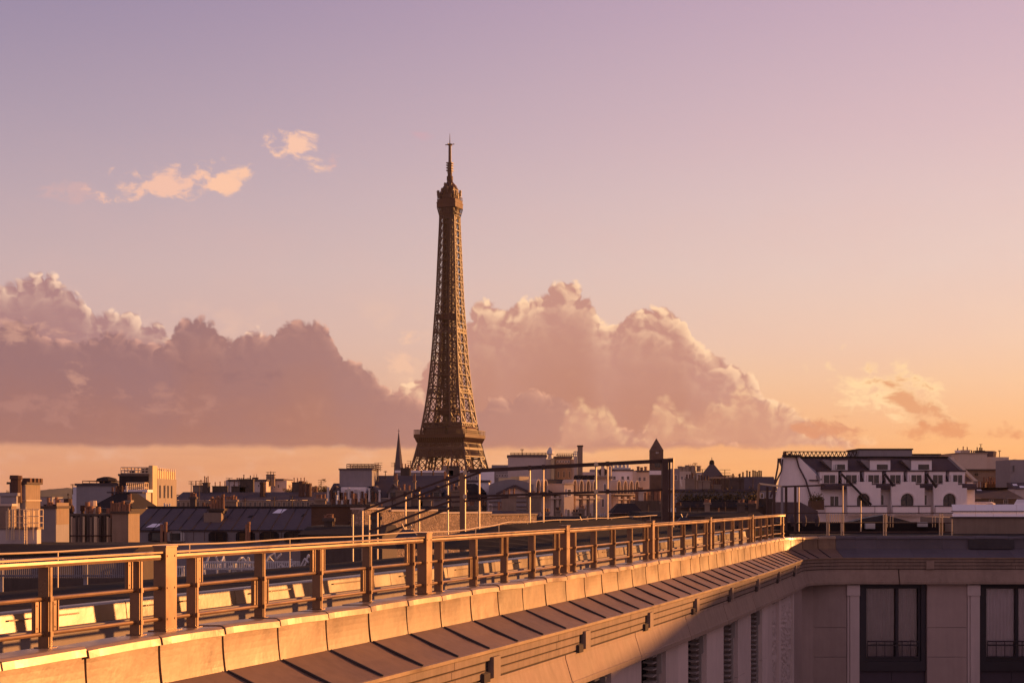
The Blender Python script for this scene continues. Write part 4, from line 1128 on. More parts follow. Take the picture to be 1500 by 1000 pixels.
b2.part(mb, 'ladder', M['galvanised'])
b2.cage(15, 58, 775, 746, f=-.1, fb=.5, n=7, r=.014, rows=3)
b2.wall(-40, 10, 741, M['tan_wall'], 775, .62, 1.3, 'upper_wall'); b2.coping(-40, 10, 741, M['cream_wall'], .1, .04, .62, 1.3)
b2.chimney(-14, 9, 726, 745, 'grey_wall', .8, 1.4, 0); b2.pots((2, 6.5), 726, .85, 1.8, 'pot_dark', .2)

# pale chimney wall with a row of pots
b = B('pale mauve chimney wall topped by a row of short pots next to the brown stack', 59, 82, 74, 2.2, 'chimney', name='chimney_stack_house')
b.wall(59, 82, 744.5, M['grey_wall']); b.coping(59, 82, 744.5, M['dark_wall'], .12, .06)
for i in range(9): b.pots((60.5 + i * 2.5,), 744, .22 + .12 * (i % 3), .6 + (i % 2) * .5, 'terracotta' if i % 3 else 'pot_dark', .075)
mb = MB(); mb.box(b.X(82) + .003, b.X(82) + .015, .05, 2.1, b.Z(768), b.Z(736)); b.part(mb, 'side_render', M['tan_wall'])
# wall of flues
b = B('dark party wall lined with upright flue pipes and topped by small mismatched pots', 83, 164, 80, 3, 'building')
b.wall(83, 164, 755, M['dark_wall']); b.coping(83, 164, 755, M['dark_wall'], .10, .08)
for i in range(23):
    x = 85 + i * 3.5
    if i % 7 == 5: continue
    b.pipe(x, 806, 754 + (i * 7 % 5), -.11, (.055, .09, .07)[i % 3], ('dark_wall', 'galvanised', 'tan_wall', 'dark_wall', 'tan_wall')[i % 5], 'flue_pipe')
for x, y in ((89, 739), (93, 730), (99, 741), (107, 740), (118, 735), (122, 733), (124, 741), (131, 743), (138, 742), (146, 744), (152, 741), (158, 742)):
    zt = b.Z(y); mb = MB(); r = .10 if x not in (93, 122) else .17
    mb.lathe([(r, b.Z(756) - 0), (r * .8, zt - .3), (r * 1.3, zt - .28), (r * 1.2, zt)], (b.X(x), .8 + (x % 3) * .5, 0), 8); b.part(mb, 'chimney_pot', M['pot_dark' if x % 2 else 'terracotta'] if x != 122 else M['cream_wall'])
mb = MB(); mb.tube((b.X(82), -.2, b.Z(784)), (b.X(165), -.2, b.Z(784)), .03, 5); b.part(mb, 'rail', M['steel_dark'])
b = B('brown rendered chimney block with orange pots between the flue wall and the slate roof', 164, 188, 79, 2.4, 'chimney', name='chimney_stack_house')
b.wall(164, 188, 752, M['tan_wall']); b.coping(164, 188, 752, M['dark_wall'], .12, .06)
for x in (157, 160.5, 164.5, 169, 174, 177, 182): b.pots((x,), 750, .5, .9, 'terracotta', .08)
# long slate-grey zinc roof
b = B('long dark bluish zinc roof with skylights, low behind the railing', 186, 462, 96, 14)
b.wall(186, 462, 777, M['grey_wall'])
b.mansard(186, 462, 776, 744.5, M['slate'], 5.5, rib=.8)
mb = MB(); mb.bar((b.X(186), 5.5, b.Z(744)), (b.X(462), 5.5, b.Z(744)), .2); b.part(mb, 'ridge', M['slate_dark'])
def skylight(b, x0, x1, y0, y1, f0, f1, m='white_board'):
    mb = MB(); z0, z1 = b.Z(y1), b.Z(y0); a, c = b.X(x0), b.X(x1); s_ = (c - a) * .35
    mb.hexa([(a, f0 - .12, z0), (c, f0 - .12, z0), (c, f0 + .05, z0), (a, f0 + .05, z0), (a + s_, f1 - .12, z1), (c + s_, f1 - .12, z1), (c + s_, f1 + .05, z1), (a + s_, f1 + .05, z1)]); b.part(mb, 'skylight', M[m])
def roof_f(y): return -.15 + (776 - y) / 31.5 * 5.65
skylight(b, 384, 398, 746, 752, roof_f(752), roof_f(746)); skylight(b, 211, 226, 767, 772, roof_f(772), roof_f(767))
skylight(b, 350, 356, 755, 758, roof_f(758), roof_f(755), 'slate_dark'); skylight(b, 430, 435, 753, 757, roof_f(757), roof_f(753), 'slate_dark')
b.chimney(290, 316, 751, 772, 'tan_wall', 1.3, 1.8, 0, rim=False)
b.chimney(296, 318, 748, 752, 'dark_wall', 1.2, 2.0, 5, ph=.8)
mb = MB(); mb.tube((b.X(186), -.5, b.Z(778)), (b.X(462), -.5, b.Z(778)), .03, 5)
for x in range(190, 462, 16): mb.tube((b.X(x), -.5, b.Z(792)), (b.X(x), -.5, b.Z(778)), .02, 5)
b.part(mb, 'gutter_rail', M['steel_dark'])
for i, x in enumerate((232, 258, 320, 360, 395, 430)):
    mb = MB(); a = b.X(x); mb.prism([(a - .55, b.Z(792)), (a + .55, b.Z(792)), (a + .55, b.Z(781)), (a + .3, b.Z(777)), (a - .3, b.Z(777)), (a - .55, b.Z(781))], -.30, 1.0)
    o = b.part(mb, 'dormer', M['white_metal' if i == 1 else 'slate_dark'])
    mb = MB(); mb.box(a - .32, a + .32, -.33, -.305, b.Z(791), b.Z(780)); b.part(mb, 'pane', M['pane'], o)
b.pots((364, 367, 240, 246), 786, .9, -.6, 'terracotta', .10)
# dark brick gable
b = B('dark brick gable wall with a crooked row of bright pots, beside the stone wall', 456, 540, 88, 5)
b.wall(456, 540, 742, M['brick']); b.coping(456, 540, 742, M['dark_wall'], .14, .1)
mb = MB(); mb.prism([(b.X(456), b.Z(742) + .15), (b.X(540), b.Z(742) + .15), (b.X(536), b.Z(738)), (b.X(470), b.Z(738))], .3, 1.4); b.part(mb, 'parapet', M['dark_wall'])
for x, h, m in ((484, .45, 'terracotta'), (488, .9, 'pot_dark'), (491, .8, 'white_metal'), (494, .4, 'terracotta'), (499, .4, 'white_metal'), (503, .7, 'terracotta'), (508, .4, 'pot_dark'), (511, .5, 'white_metal'), (515, .9, 'terracotta'), (520, .5, 'pot_dark'), (527, .4, 'terracotta'), (533, .5, 'pot_dark')):
    b.pots((x,), 738, h * .62, .8, m, .075)
mb = MB(); mb.tube((b.X(486), -.05, b.Z(790)), (b.X(530), -.05, b.Z(746)), .03, 5); b.part(mb, 'cable', M['steel_dark'])
# rough stone party wall, turned to the sun
def stone_wall():
    d = 84; b = B('rough rubble stone wall catching warm light behind the slanting beams', 534, 720, d, 3.0, 'wall', name='stone_wall', rz=R(52))
    pts = [(534, 745.5), (571, 746), (572, 748.5), (640, 749), (641, 752.5), (719, 752.5)]
    mb = MB(); x0 = b.X(534); poly = [(b.X(px), b.Z(py)) for px, py in pts]
    mb.prism([(b.X(534), 0)] + poly + [(b.X(719), 0)], 0, .9); b.part(mb, 'wall', M['rubble'])
    mb = MB()
    for (a, ya), (c, yc) in ((pts[0], pts[1]), (pts[2], pts[3]), (pts[4], pts[5])): mb.box(b.X(a), b.X(c), -.08, 1.0, b.Z(ya) + .004, b.Z(ya) + .10)
    b.part(mb, 'coping', M['cream_wall'])
    mb = MB(); mb.box(b.X(595), b.X(607), -.03, .0, b.Z(772), b.Z(746.5)); b.part(mb, 'flue_strip', M['slate'])
    return b
stone_wall()
b = B('lower stretch of flat-topped stone wall between the stepped wall and the arcaded house', 716, 786, 96, 1.0, 'wall', name='stone_wall', rz=R(50))
mb = MB(); mb.box(b.X(716), b.X(786), 0, .9, 0, b.Z(754.5)); b.part(mb, 'wall', M['rubble'])
mb = MB(); mb.box(b.X(716), b.X(786), -.08, 1.0, b.Z(754.5) + .004, b.Z(754.5) + .1); b.part(mb, 'coping', M['tan_wall'])

# --- middle distance, left
b = B('boxy pale house with a roof railing and vents behind the wall of flues', 112, 172, 215, 14)
b.wall(112, 172, 711, M['grey_wall']); b.coping(112, 172, 711, M['slate'], .3, .2); b.cage(120, 172, 711, 704, 'steel_dark', n=6, r=.05, rows=2)
b.wall(103, 111.5, 713, M['white_board'], None, 1, 6, 'side_block')
mb = MB(); mb.lathe([(1.0, b.Z(712)), (1.0, b.Z(705)), (1.5, b.Z(704)), (1.3, b.Z(700)), (.4, b.Z(697.5))], (b.X(148), 3, 0), 8); b.part(mb, 'roof_vent', M['slate_dark'])
mb = MB(); mb.box(b.X(152), b.X(158), 2, 5, b.Z(711) + .3, b.Z(703)); b.part(mb, 'roof_box', M['slate'])
b.aerial(108, 724, 709, -.5, 2)
b = B('dark slanted mansard roof with a flat ridge in front of the tall white house', 131, 192, 120, 9)
b.wall(131, 192, 745, M['dark_wall']); b.mansard(131, 192, 744, 720.5, M['slate_dark'], 4.0, side=1.2)
mb = MB(); mb.box(b.X(138), b.X(192), 3.7, 4.4, b.Z(721.5), b.Z(719.5)); b.part(mb, 'ridge', M['slate'])
b.chimney(180, 186, 735, 746, 'tan_wall', .8, 1.0, 2)
# tall house with lit cage on top
b = B('tall house with white slotted side and a glowing cage of railings on its roof', 174.5, 223, 168, 12)
b.wall(174.5, 217, 697, M['slate_dark']); b.coping(174.5, 217, 697, M['dark_wall'], .25, .1)
b.wall(188, 221, 721, M['cream_wall'], None, -2.2, 0, 'front_block'); b.coping(188, 221, 721, M['white_wall'], .3, .2, -2.2, -.1)
b.windows((203, 213), 729, 742, 7, fr='tan_wall', f=-2.2)
b.cage(192, 218, 721, 707, 'galvanised', -2.0, -.4, 10, .05, 2)
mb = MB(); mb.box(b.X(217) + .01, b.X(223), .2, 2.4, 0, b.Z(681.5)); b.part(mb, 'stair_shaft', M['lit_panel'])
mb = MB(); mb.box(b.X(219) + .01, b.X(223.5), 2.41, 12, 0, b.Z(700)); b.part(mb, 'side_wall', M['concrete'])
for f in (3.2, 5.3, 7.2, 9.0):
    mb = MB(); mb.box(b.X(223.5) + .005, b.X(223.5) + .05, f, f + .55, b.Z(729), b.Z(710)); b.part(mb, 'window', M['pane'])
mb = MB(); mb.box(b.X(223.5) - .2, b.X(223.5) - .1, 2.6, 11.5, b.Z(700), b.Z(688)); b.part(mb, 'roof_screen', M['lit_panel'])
mb = MB()
for k in range(9): mb.tube((b.X(223.5) - .05, 2.6 + k * 1.1, b.Z(700)), (b.X(223.5) - .05, 2.6 + k * 1.1, b.Z(684)), .05, 5)
b.part(mb, 'screen_post', M['galvanised'])
b.cage(176, 216, 697, 684.5, 'galvanised', .4, 10, 9, .06, 3)
for x, y in ((183, 688), (201, 685), (208, 683), (212, 684)):
    mb = MB(); mb.box(b.X(x) - .25, b.X(x) + .25, 3, 3.6, b.Z(697), b.Z(y)); b.part(mb, 'vent_stack', M['dark_wall'])
b.aerial(270, 735, 703, 8, 3)

# --- far ridge roofs left of the tower
b = B('very long low slate roof above a warm strip of small attic openings', 255, 482, 255, 16)
b.wall(255, 482, 732.5, M['tan_wall']); b.mansard(255, 482, 732, 720, M['slate'], 7.0)
b.windows(range(262, 480, 7), 734.5, 741, 4.2, fr='cream_wall')
b.chimney(286, 294, 707, 722, 'dark_wall', 2, 6, 3, ph=1.0); b.aerial(269, 722, 704, 6, 3); b.aerial(326, 722, 699, 6, 2)
for x in (380.5, 438, 449): b.pots((x,), 724, 2.2, 3, 'pot_dark', .5)
b = B('wide pale apartment block on the skyline under the dark cloud', 334, 390, 430, 18)
b.wall(335, 390, 704.5, M['pale_wall']); b.coping(335, 390, 704.5, M['slate'], .5, .3); b.wall(328.5, 333.5, 703, M['pale_wall'], None, 2, 8, 'stair_tower')
b.windows((343, 352, 361, 370, 379), 709, 713, 3); 
b = B('pale block with a flat roof just right of the wide skyline apartment block', 396, 431, 440, 18)
b.wall(396, 420, 703.5, M['pale_wall']); b.wall(414, 430, 705, M['cream_wall'], None, 18.1, 34, 'rear_wing'); b.windows((402, 408), 709, 714, 3); b.coping(396, 414, 703.5, M['slate'], .5, .3)

# --- centre: mansard with gabled dormers, roof box, spire
b = B('broad bluish mansard with gabled dormers and a grey roof box, beside the spire', 478, 668, 195, 20)
b.wall(478, 668, 730, M['grey_wall'])
b.mansard(478, 545, 729, 706.5, M['slate'], 8.0, name='roof'); b.mansard(540, 668, 729, 694, M['slate'], 12.0, name='upper_roof')
b.wall(493, 541.5, 687.5, M['grey_wall'], 712, 3.2, 12, 'roof_box'); b.coping(493, 541.5, 687.5, M['slate'], .2, .1, 3.2, 12)
b.cage(503, 546, 687.5, 678.5, 'steel_dark', 4, 11, 9, .045, 3); b.aerial(548, 704, 676, 6, 4); b.aerial(557, 700, 688, 8, 2)
b.windows((510, 524), 716, 729, 11, m='curtain', fr='white_wall', f=-.55)
mb = MB(); mb.box(b.X(500), b.X(537), -.5, 5, b.Z(733), b.Z(713)); b.part(mb, 'attic_wall', M['white_wall'])
def gable(b, x, w, yb, yt, yp, m='grey_wall', f=-.7, fb=6, roof='slate'):
    mb = MB(); a, c = b.X(x - w / 2), b.X(x + w / 2); mb.prism([(a, b.Z(yb)), (c, b.Z(yb)), (c, b.Z(yt)), (b.X(x), b.Z(yp)), (a, b.Z(yt))], f, fb); o = b.part(mb, 'dormer', M[m])
    mb = MB(); t = .28
    for p, q in ((a - .2, b.X(x)), (c + .2, b.X(x))): mb.bar((p, (f + fb) / 2 - .15, b.Z(yt) - .05), (q, (f + fb) / 2 - .15, b.Z(yp) + .12), fb - f + .5, .22, (0, 0, 1))
    b.part(mb, 'dormer_roof', M[roof], o)
    mb = MB(); k = (c - a) * .30; mb.box(b.X(x) - k, b.X(x) + k, f - .04, f - .005, b.Z(yb - 1), b.Z(yt - .5)); b.part(mb, 'pane', M['pane'], o)
for x, w in ((492, 11), (547, 12), (577, 15), (640, 13), (668, 12)): gable(b, x, w, 731, 721, 713.5 if x != 577 else 711)
for x0, x1, y in ((575, 580, 704), (603, 607, 705), (649, 653, 703)): b.chimney(x0, x1, y, 716, 'tan_wall', 1.2, 2, 2, ph=.9)
for x in range(482, 560, 5): b.pots((x,), 731, .8 + .5 * ((x * 7) % 3) / 2, -1.0, ('terracotta', 'pot_dark', 'white_metal')[x % 3], .16)
for x in (660, 712): b.aerial(x, 738, 706, -2, 1)
sp3 = empty('church_spire', (ux(584, 640), 640, gz_at(640)), 'slender pointed grey church spire just left of the iron tower', 'spire')
zt = hz(629, 640) - gz_at(640); mb = MB(); mb.lathe([(2.15, zt - 18.2), (.16, zt - 1.4)], n=8); mb.build('spire_roof', M['slate'], sp3)
mb = MB(); mb.lathe([(2.25, 0), (2.25, zt - 18.25)], n=8); mb.build('belfry', M['grey_wall'], sp3)
mb = MB(); mb.bar((0, 0, zt - 1.5), (0, 0, zt + .3), .16); mb.bar((-.45, 0, zt - .5), (.45, 0, zt - .5), .14); mb.build('cross', M['steel_dark'], sp3)
b = B('long flat pale roofline across the foot of the iron tower', 580, 745, 420, 20)
b.wall(580, 700, 692, M['grey_wall']); b.wall(700, 724, 689, M['white_board'], None, 1, 15, 'upper_block'); b.wall(720, 745, 680.5, M['grey_wall'], None, 2, 14, 'upper_block')
b.coping(580, 700, 692, M['white_wall'], .6, .3); b.windows(range(728, 745, 4), 694, 698, 2.4); b.windows(range(590, 700, 9), 697, 702, 3)
for x in (596, 612, 640, 676, 688): b.pots((x,), 691, 1.4, 3, 'terracotta', .4)
b = B('white house with one dark window behind the bright thick posts', 686, 716, 150, 8)
b.wall(686, 716, 706, M['white_wall']); b.coping(686, 716, 706, M['slate'], .2, .15); b.windows((707,), 716, 728, 6); b.windows((696,), 716, 728, 5)
mb = MB(); mb.lathe([(1.6, b.Z(731)), (1.5, b.Z(721)), (1.0, b.Z(713)), (.4, b.Z(708))], (b.X(690.5), -1.0, 0), 10); b.part(mb, 'rounded_roof', M['slate_dark'])
b.chimney(689, 695, 733, 745, 'terracotta', 1.0, -2.4, 3); b.chimney(706, 713, 742, 752, 'dark_wall', 1.0, -2.4, 2)
# grey curved roof with a gable
b = B('grey vaulted roof with a pedimented gable and a dark opening, beside the arcaded house', 714, 783, 140, 12)
mb = MB(); a, c = b.X(716), b.X(782); n = 14; poly = [(a + (c - a) * i / n, b.Z(717) + (b.Z(701.5) - b.Z(717)) * math.sin(math.pi * (.16 + .68 * i / n))) for i in range(n + 1)]
mb.prism([(a, b.Z(726))] + poly + [(c, b.Z(726))], 1.5, 12); b.part(mb, 'vaulted_roof', M['grey_wall'])
b.wall(714, 783, 727, M['grey_wall'])
mb = MB(); mb.prism([(b.X(729), b.Z(727.5)), (b.X(779), b.Z(727.5)), (b.X(779), b.Z(723)), (b.X(754), b.Z(712)), (b.X(729), b.Z(723))], -.3, 1.4); g_ = b.part(mb, 'gable', M['pale_wall'])
mb = MB()
for p, q in ((727, 754), (781, 754)): mb.bar((b.X(p), .4, b.Z(723.5)), (b.X(q), .4, b.Z(711)), 2.0, .22)
b.part(mb, 'gable_roof', M['slate'], g_)
mb = MB(); mb.box(b.X(734), b.X(774), -.05, -.01, b.Z(752), b.Z(746)); b.part(mb, 'opening', M['pane'])
mb = MB(); mb.box(b.X(728), b.X(744), 3.5, 4.2, b.Z(716), b.Z(713)); b.part(mb, 'roof_window', M['slate_dark'])
for y in (734, 741): 
    mb = MB(); mb.box(b.X(716), b.X(781), -.12, -.005, b.Z(y + 1), b.Z(y)); b.part(mb, 'string_course', M['slate'])
b.windows((718.5,), 738, 749, 5); mb = MB(); mb.box(b.X(729), b.X(752), 9, 10, b.Z(705), b.Z(697.5)); b.part(mb, 'roof_light', M['lit_panel'])
for x in (731, 736, 741): b.pots((x,), 748, .8, -1.0, 'terracotta', .13)

# --- the arcaded house with pointed dormers
def arcade(label, x0, x1, d, arches, piers, ye, yr, ytop, yb, lit=True):
    b = B(label, x0, x1, d, 12, rz=R(38))
    b.wall(x0, x1, ye + 13, M['pale_wall']); b.mansard(x0, x1, ye + 12.5, yr, M['slate_dark'], 5.5, side=.6)
    for x, w in arches:                      # pointed dormer: a lit ogive frame standing out of the roof
        W_ = w / F * d / math.cos(b.rz); h = b.Z(ye - 8) - b.Z(ye + 11); mb = MB(); n = 6; out = []
        prof = [(-W_ / 2, 0), (-W_ / 2, h * .45)] + [(-W_ / 2 * math.cos(math.pi / 2 * (i / n)) ** .8, h * (.45 + .55 * math.sin(math.pi / 2 * (i / n)))) for i in range(1, n)] + [(0, h)]
        prof = prof + [(-p, z) for p, z in prof[-2::-1]]
        q = .70; inner = [(p * q, z * .90) for p, z in prof]
        m_ = len(prof); vs = []; zz = b.Z(ye + 11)
        for y in (-1.3, 1.2):
            vs += [(b.X(x) + p, y, zz + z) for p, z in prof] + [(b.X(x) + p, y, zz + z) for p, z in inner]
        fs = []
        for i in range(m_ - 1):
            fs += [(i, i + 1, m_ + i + 1, m_ + i), (2 * m_ + i + 1, 2 * m_ + i, 3 * m_ + i, 3 * m_ + i + 1), (i + 1, i, 2 * m_ + i, 2 * m_ + i + 1), (m_ + i, m_ + i + 1, 3 * m_ + i + 1, 3 * m_ + i)]
        mb.add(vs, fs); o = b.part(mb, 'pointed_dormer', M['cream_wall'])
        mb = MB(); mb.prism([(b.X(x) + p, zz + z) for p, z in inner], -.7, -.6); b.part(mb, 'pane', M['pane'], o)
    mb = MB(); mb.box(b.X(x0) - .3, b.X(x1) + .3, -1.5, .2, b.Z(ye + 13.4), b.Z(ye + 12)); b.part(mb, 'balcony_ledge', M['cream_wall'])
    for x, w in piers:                       # bays: sun side returns, with a balcony slab and tall window between
        mb = MB(); mb.box(b.X(x), b.X(x + w), -1.4, 0, 0, b.Z(ye + 16)); mb.box(b.X(x) - .15, b.X(x + w) + .25, -1.65, 0, b.Z(ye + 20.6), b.Z(ye + 19)); b.part(mb, 'bay', M['cream_wall'])
    b.windows([x + w + 2.3 for x, w in piers], ye + 24, yb, 3.6, fr='cream_wall', f=-.02)
    return b
b = arcade('cream arcaded house with pointed dormers, seen under the long raised beam', 783, 874, 228, [(780.5, 7), (791, 7), (834, 7), (843.6, 7), (853.5, 7), (863.4, 7)],
           [(798, 4), (806, 4), (834, 5), (845, 5), (855, 5), (865, 5)], 710, 701, 700, 757)
mb = MB(); mb.box(b.X(812), b.X(826), -2.2, 4, 0, b.Z(709)); o = b.part(mb, 'porch_bay', M['cream_wall']); mb = MB(); mb.box(b.X(811.5), b.X(826.5), -2.4, 4.2, b.Z(709) + .01, b.Z(708)); b.part(mb, 'coping', M['cream_wall'], o)
b.windows((819,), 716, 726, 6, f=-2.2); b.windows((818,), 745, 757, 4.5, f=-2.2)
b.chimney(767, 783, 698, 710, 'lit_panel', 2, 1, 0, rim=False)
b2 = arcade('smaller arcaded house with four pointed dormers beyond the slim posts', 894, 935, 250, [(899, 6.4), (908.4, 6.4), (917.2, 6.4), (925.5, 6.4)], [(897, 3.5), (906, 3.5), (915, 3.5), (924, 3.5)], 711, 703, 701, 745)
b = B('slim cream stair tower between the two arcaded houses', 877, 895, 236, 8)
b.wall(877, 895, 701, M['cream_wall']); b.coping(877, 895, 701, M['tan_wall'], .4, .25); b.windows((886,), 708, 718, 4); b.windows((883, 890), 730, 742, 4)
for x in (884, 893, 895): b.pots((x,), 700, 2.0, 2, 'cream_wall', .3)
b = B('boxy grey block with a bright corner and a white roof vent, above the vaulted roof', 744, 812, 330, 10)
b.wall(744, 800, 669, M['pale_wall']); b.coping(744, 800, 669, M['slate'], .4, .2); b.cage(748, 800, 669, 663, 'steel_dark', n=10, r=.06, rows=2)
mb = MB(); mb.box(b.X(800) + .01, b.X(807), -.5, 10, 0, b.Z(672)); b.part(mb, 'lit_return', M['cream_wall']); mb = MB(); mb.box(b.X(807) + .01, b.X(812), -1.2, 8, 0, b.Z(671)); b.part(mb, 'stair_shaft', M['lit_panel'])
mb = MB(); mb.lathe([(.6, 0), (.5, .8), (.9, 1.0), (.8, 1.6), (.3, 2.4)], (b.X(807), 3, b.Z(671) + .01), 8); b.part(mb, 'roof_vent', M['white_metal'])
b.aerial(765, 669, 657, 4, 2)
b = B('brown block with a slatted top storey beside the tall slim chimney', 813, 843, 335, 12)
b.wall(813, 837, 671, M['tan_wall']); b.coping(813, 837, 671, M['slate'], .4, .2); b.wall(837, 843, 672, M['cream_wall'], None, 1, 9, 'side_wall'); b.windows((817, 821, 825, 829, 833), 674, 677.5, 3); b.windows((818, 826, 834), 690, 699, 3, fr='cream_wall')
b.cage(817, 840, 671, 664, 'steel_dark', n=8, r=.05)
b = B('tall slim brown chimney standing up behind the arcaded house', 843, 854, 325, 4, 'chimney', name='chimney_stack')
b.wall(846.5, 853.5, 654, M['tan_wall'], None, 0, 1.4, 'shaft'); b.coping(846.5, 853.5, 654, M['dark_wall'], .3, .12, 0, 1.4); b.cage(841, 846, 668, 661, 'white_metal', .2, 1.2, 3, .07, 2); b.wall(841, 846, 668, M['cream_wall'], None, .2, 1.3, 'side_shaft')
for x in (846, 856, 866): 
    mb = MB(); mb.lathe([(1.0, b.Z(704)), (1.0, b.Z(698)), (.7, b.Z(696))], (b.X(x), -4, 0), 10); b.part(mb, 'roof_tank', M['slate_dark'])
b = B('low grey block with a round dish, on the skyline left of the brick tower', 853, 895, 460, 14)
b.wall(853, 895, 691, M['pale_wall']); b.wall(866, 893, 687, M['grey_wall'], None, 1, 10, 'upper_block'); b.windows((858, 864, 872), 695, 699, 3)
mb = MB(); mb.tube((b.X(883), -.6, b.Z(691)), (b.X(883), -.2, b.Z(691)), 1.2, 14); b.part(mb, 'dish', M['slate_dark'])
b = B('pale block with a jagged row of roof vents, left of the brick tower', 894, 936, 470, 16)
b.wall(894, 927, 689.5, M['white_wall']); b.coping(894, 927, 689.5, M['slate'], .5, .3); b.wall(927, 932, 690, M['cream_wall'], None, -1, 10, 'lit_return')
for x in range(897, 926, 3): b.pots((x,), 689, 1.0 + (x % 2), 3, 'white_metal', .5)
b.windows((900, 912, 920), 697, 702, 4)
b = B('cream block directly behind the brick tower', 932, 966, 480, 14)
b.wall(932, 966, 691, M['cream_wall']); b.coping(932, 966, 691, M['slate'], .5, .3); b.windows((937, 944), 698, 704, 4); b.pots((936, 941, 947), 690, 1.6, 3, 'terracotta', .5)
# brick tower with pyramid roof
d = 300; b = B('square brick tower with a pointed pyramid roof behind the dark corner post', 953, 971.5, d, 2.4, 'tower', name='brick_tower')
w = b.w / 2; c_ = 1.2
mb = MB(); mb.box(-w, w, 0, 2 * w, 0, b.Z(695)); b.part(mb, 'wall', M['brick_tower'])
mb = MB(); mb.box(-w - .06, w + .06, -.06, 2 * w + .06, b.Z(695) + .005, b.Z(689)); b.part(mb, 'white_band', M['white_wall'])
mb = MB(); mb.box(-w, w, 0, 2 * w, b.Z(689) + .005, b.Z(673)); o = b.part(mb, 'belfry', M['brick_tower'])
mb = MB(); mb.box(-w * .35, w * .55, -.04, -.005, b.Z(684), b.Z(677)); b.part(mb, 'opening', M['pane'], o)
mb = MB(); mb.box(-w * 1.02, w * 1.02, -.03, 2 * w + .03, b.Z(673) + .005, b.Z(659.5)); mb.hexa([(-w * 1.06, -.1, b.Z(659.5) + .004), (w * 1.06, -.1, b.Z(659.5) + .004), (w * 1.06, 2 * w + .1, b.Z(659.5) + .004), (-w * 1.06, 2 * w + .1, b.Z(659.5) + .004)] + [(-.03, w - .03, b.Z(641.5)), (.03, w - .03, b.Z(641.5)), (.03, w + .03, b.Z(641.5)), (-.03, w + .03, b.Z(641.5))]); b.part(mb, 'pyramid_roof', M['brick_tower'])
mb = MB(); mb.box(-.18, -.05, -.09, -.04, b.Z(664), b.Z(661.5)); mb.box(.12, .25, -.09, -.04, b.Z(664), b.Z(661.5)); b.part(mb, 'roof_light', M['white_metal'])
b = B('narrow grey block peeping out right of the dark corner post', 984, 996, 290, 7)
b.wall(984, 995.5, 686, M['grey_wall']); b.windows((990,), 695, 703, 4)
mb = MB(); mb.bar((b.X(996), -.3, b.Z(702)), (b.X(998.5), -.3, b.Z(712)), .25); b.part(mb, 'strut', M['white_metal'])
b = B('hazy tan apartment blocks left of the pyramid roof', 994, 1030, 620, 30)
b.wall(995, 1012, 690, M['cream_wall']); b.wall(1012.3, 1020, 689, M['tan_wall'], None, 1, 25, 'wing'); b.wall(1020.3, 1030, 692, M['cream_wall'], None, -1, 20, 'wing'); b.windows((999, 1005, 1016, 1024), 697, 702, 3); b.pots((998, 1004, 1009, 1017, 1026), 689, 2.0, 5, 'tan_wall', 1.0)
b = B('steep slate pyramid roof with a small cap and finial', 1026, 1064, 380, 6, name='pyramid_roof_house')
b.wall(1026, 1064, 702, M['tan_wall']); z0, z1 = b.Z(702) + .01, b.Z(679); hw_ = b.w / 2
mb = MB(); mb.frustum((-hw_, hw_, -.2, 2 * hw_), z0, (-.45, .45, hw_ - .55, hw_ + .35), z1); b.part(mb, 'pyramid_roof', M['slate'])
mb = MB(); mb.frustum((-.6, .6, hw_ - .7, hw_ + .5), z1 + .01, (-.45, .45, hw_ - .55, hw_ + .35), z1 + .8); mb.frustum((-.5, .5, hw_ - .6, hw_ + .4), z1 + .81, (-.02, .02, hw_ - .12, hw_ - .08), b.Z(672.5)); mb.bar((0, hw_ - .1, b.Z(673)), (0, hw_ - .1, b.Z(669)), .12); b.part(mb, 'finial', M['slate_dark'])
b.windows((1034, 1042), 705, 712, 5, fr='cream_wall')
b = B('flat dark building with a bright yellow corner, right of the pyramid roof', 1048, 1082, 300, 9)
b.wall(1048, 1078, 700.5, M['dark_wall']); b.coping(1048, 1078, 700.5, M['tan_wall'], .3, .2); b.cage(1055, 1076, 700.5, 696, 'steel_dark', n=6, r=.05)
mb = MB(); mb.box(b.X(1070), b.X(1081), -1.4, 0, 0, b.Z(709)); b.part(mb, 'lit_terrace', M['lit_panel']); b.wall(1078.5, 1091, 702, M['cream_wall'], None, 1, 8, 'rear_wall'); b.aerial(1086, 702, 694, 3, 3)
b = B('grey house with a comb of little pots along its ridge, beside the white gable', 1090, 1138, 240, 9)
b.wall(1090, 1138, 719, M['grey_wall']); b.mansard(1090, 1138, 718.5, 697.5, M['slate'], 3.0)
for x in (1094, 1100, 1104, 1109, 1112, 1115, 1118, 1121): b.pots((x,), 697.5, .9, 4.0, 'pot_dark', .14)
b.windows((1100, 1116), 722, 729, 5)
b = B('long low dark roofs with planted terraces in front of the slate pyramid roof', 992, 1140, 180, 12)
b.wall(992, 1112, 720, M['grey_wall']); b.coping(992, 1112, 720, M['slate'], .3, .2); b.wall(1112, 1140, 730, M['dark_wall'], None, -1, 10, 'side_block'); b.mansard(992, 1110, 742, 733, M['slate_dark'], 2.5, fa=-4, fb=-.2, name='lower_roof'); b.wall(992, 1110, 742.5, M['dark_wall'], None, -3.8, -.3, 'lower_wall')
b.windows((1006, 1020, 1034, 1048, 1062, 1080, 1098), 724, 730, 6, fr='grey_wall')
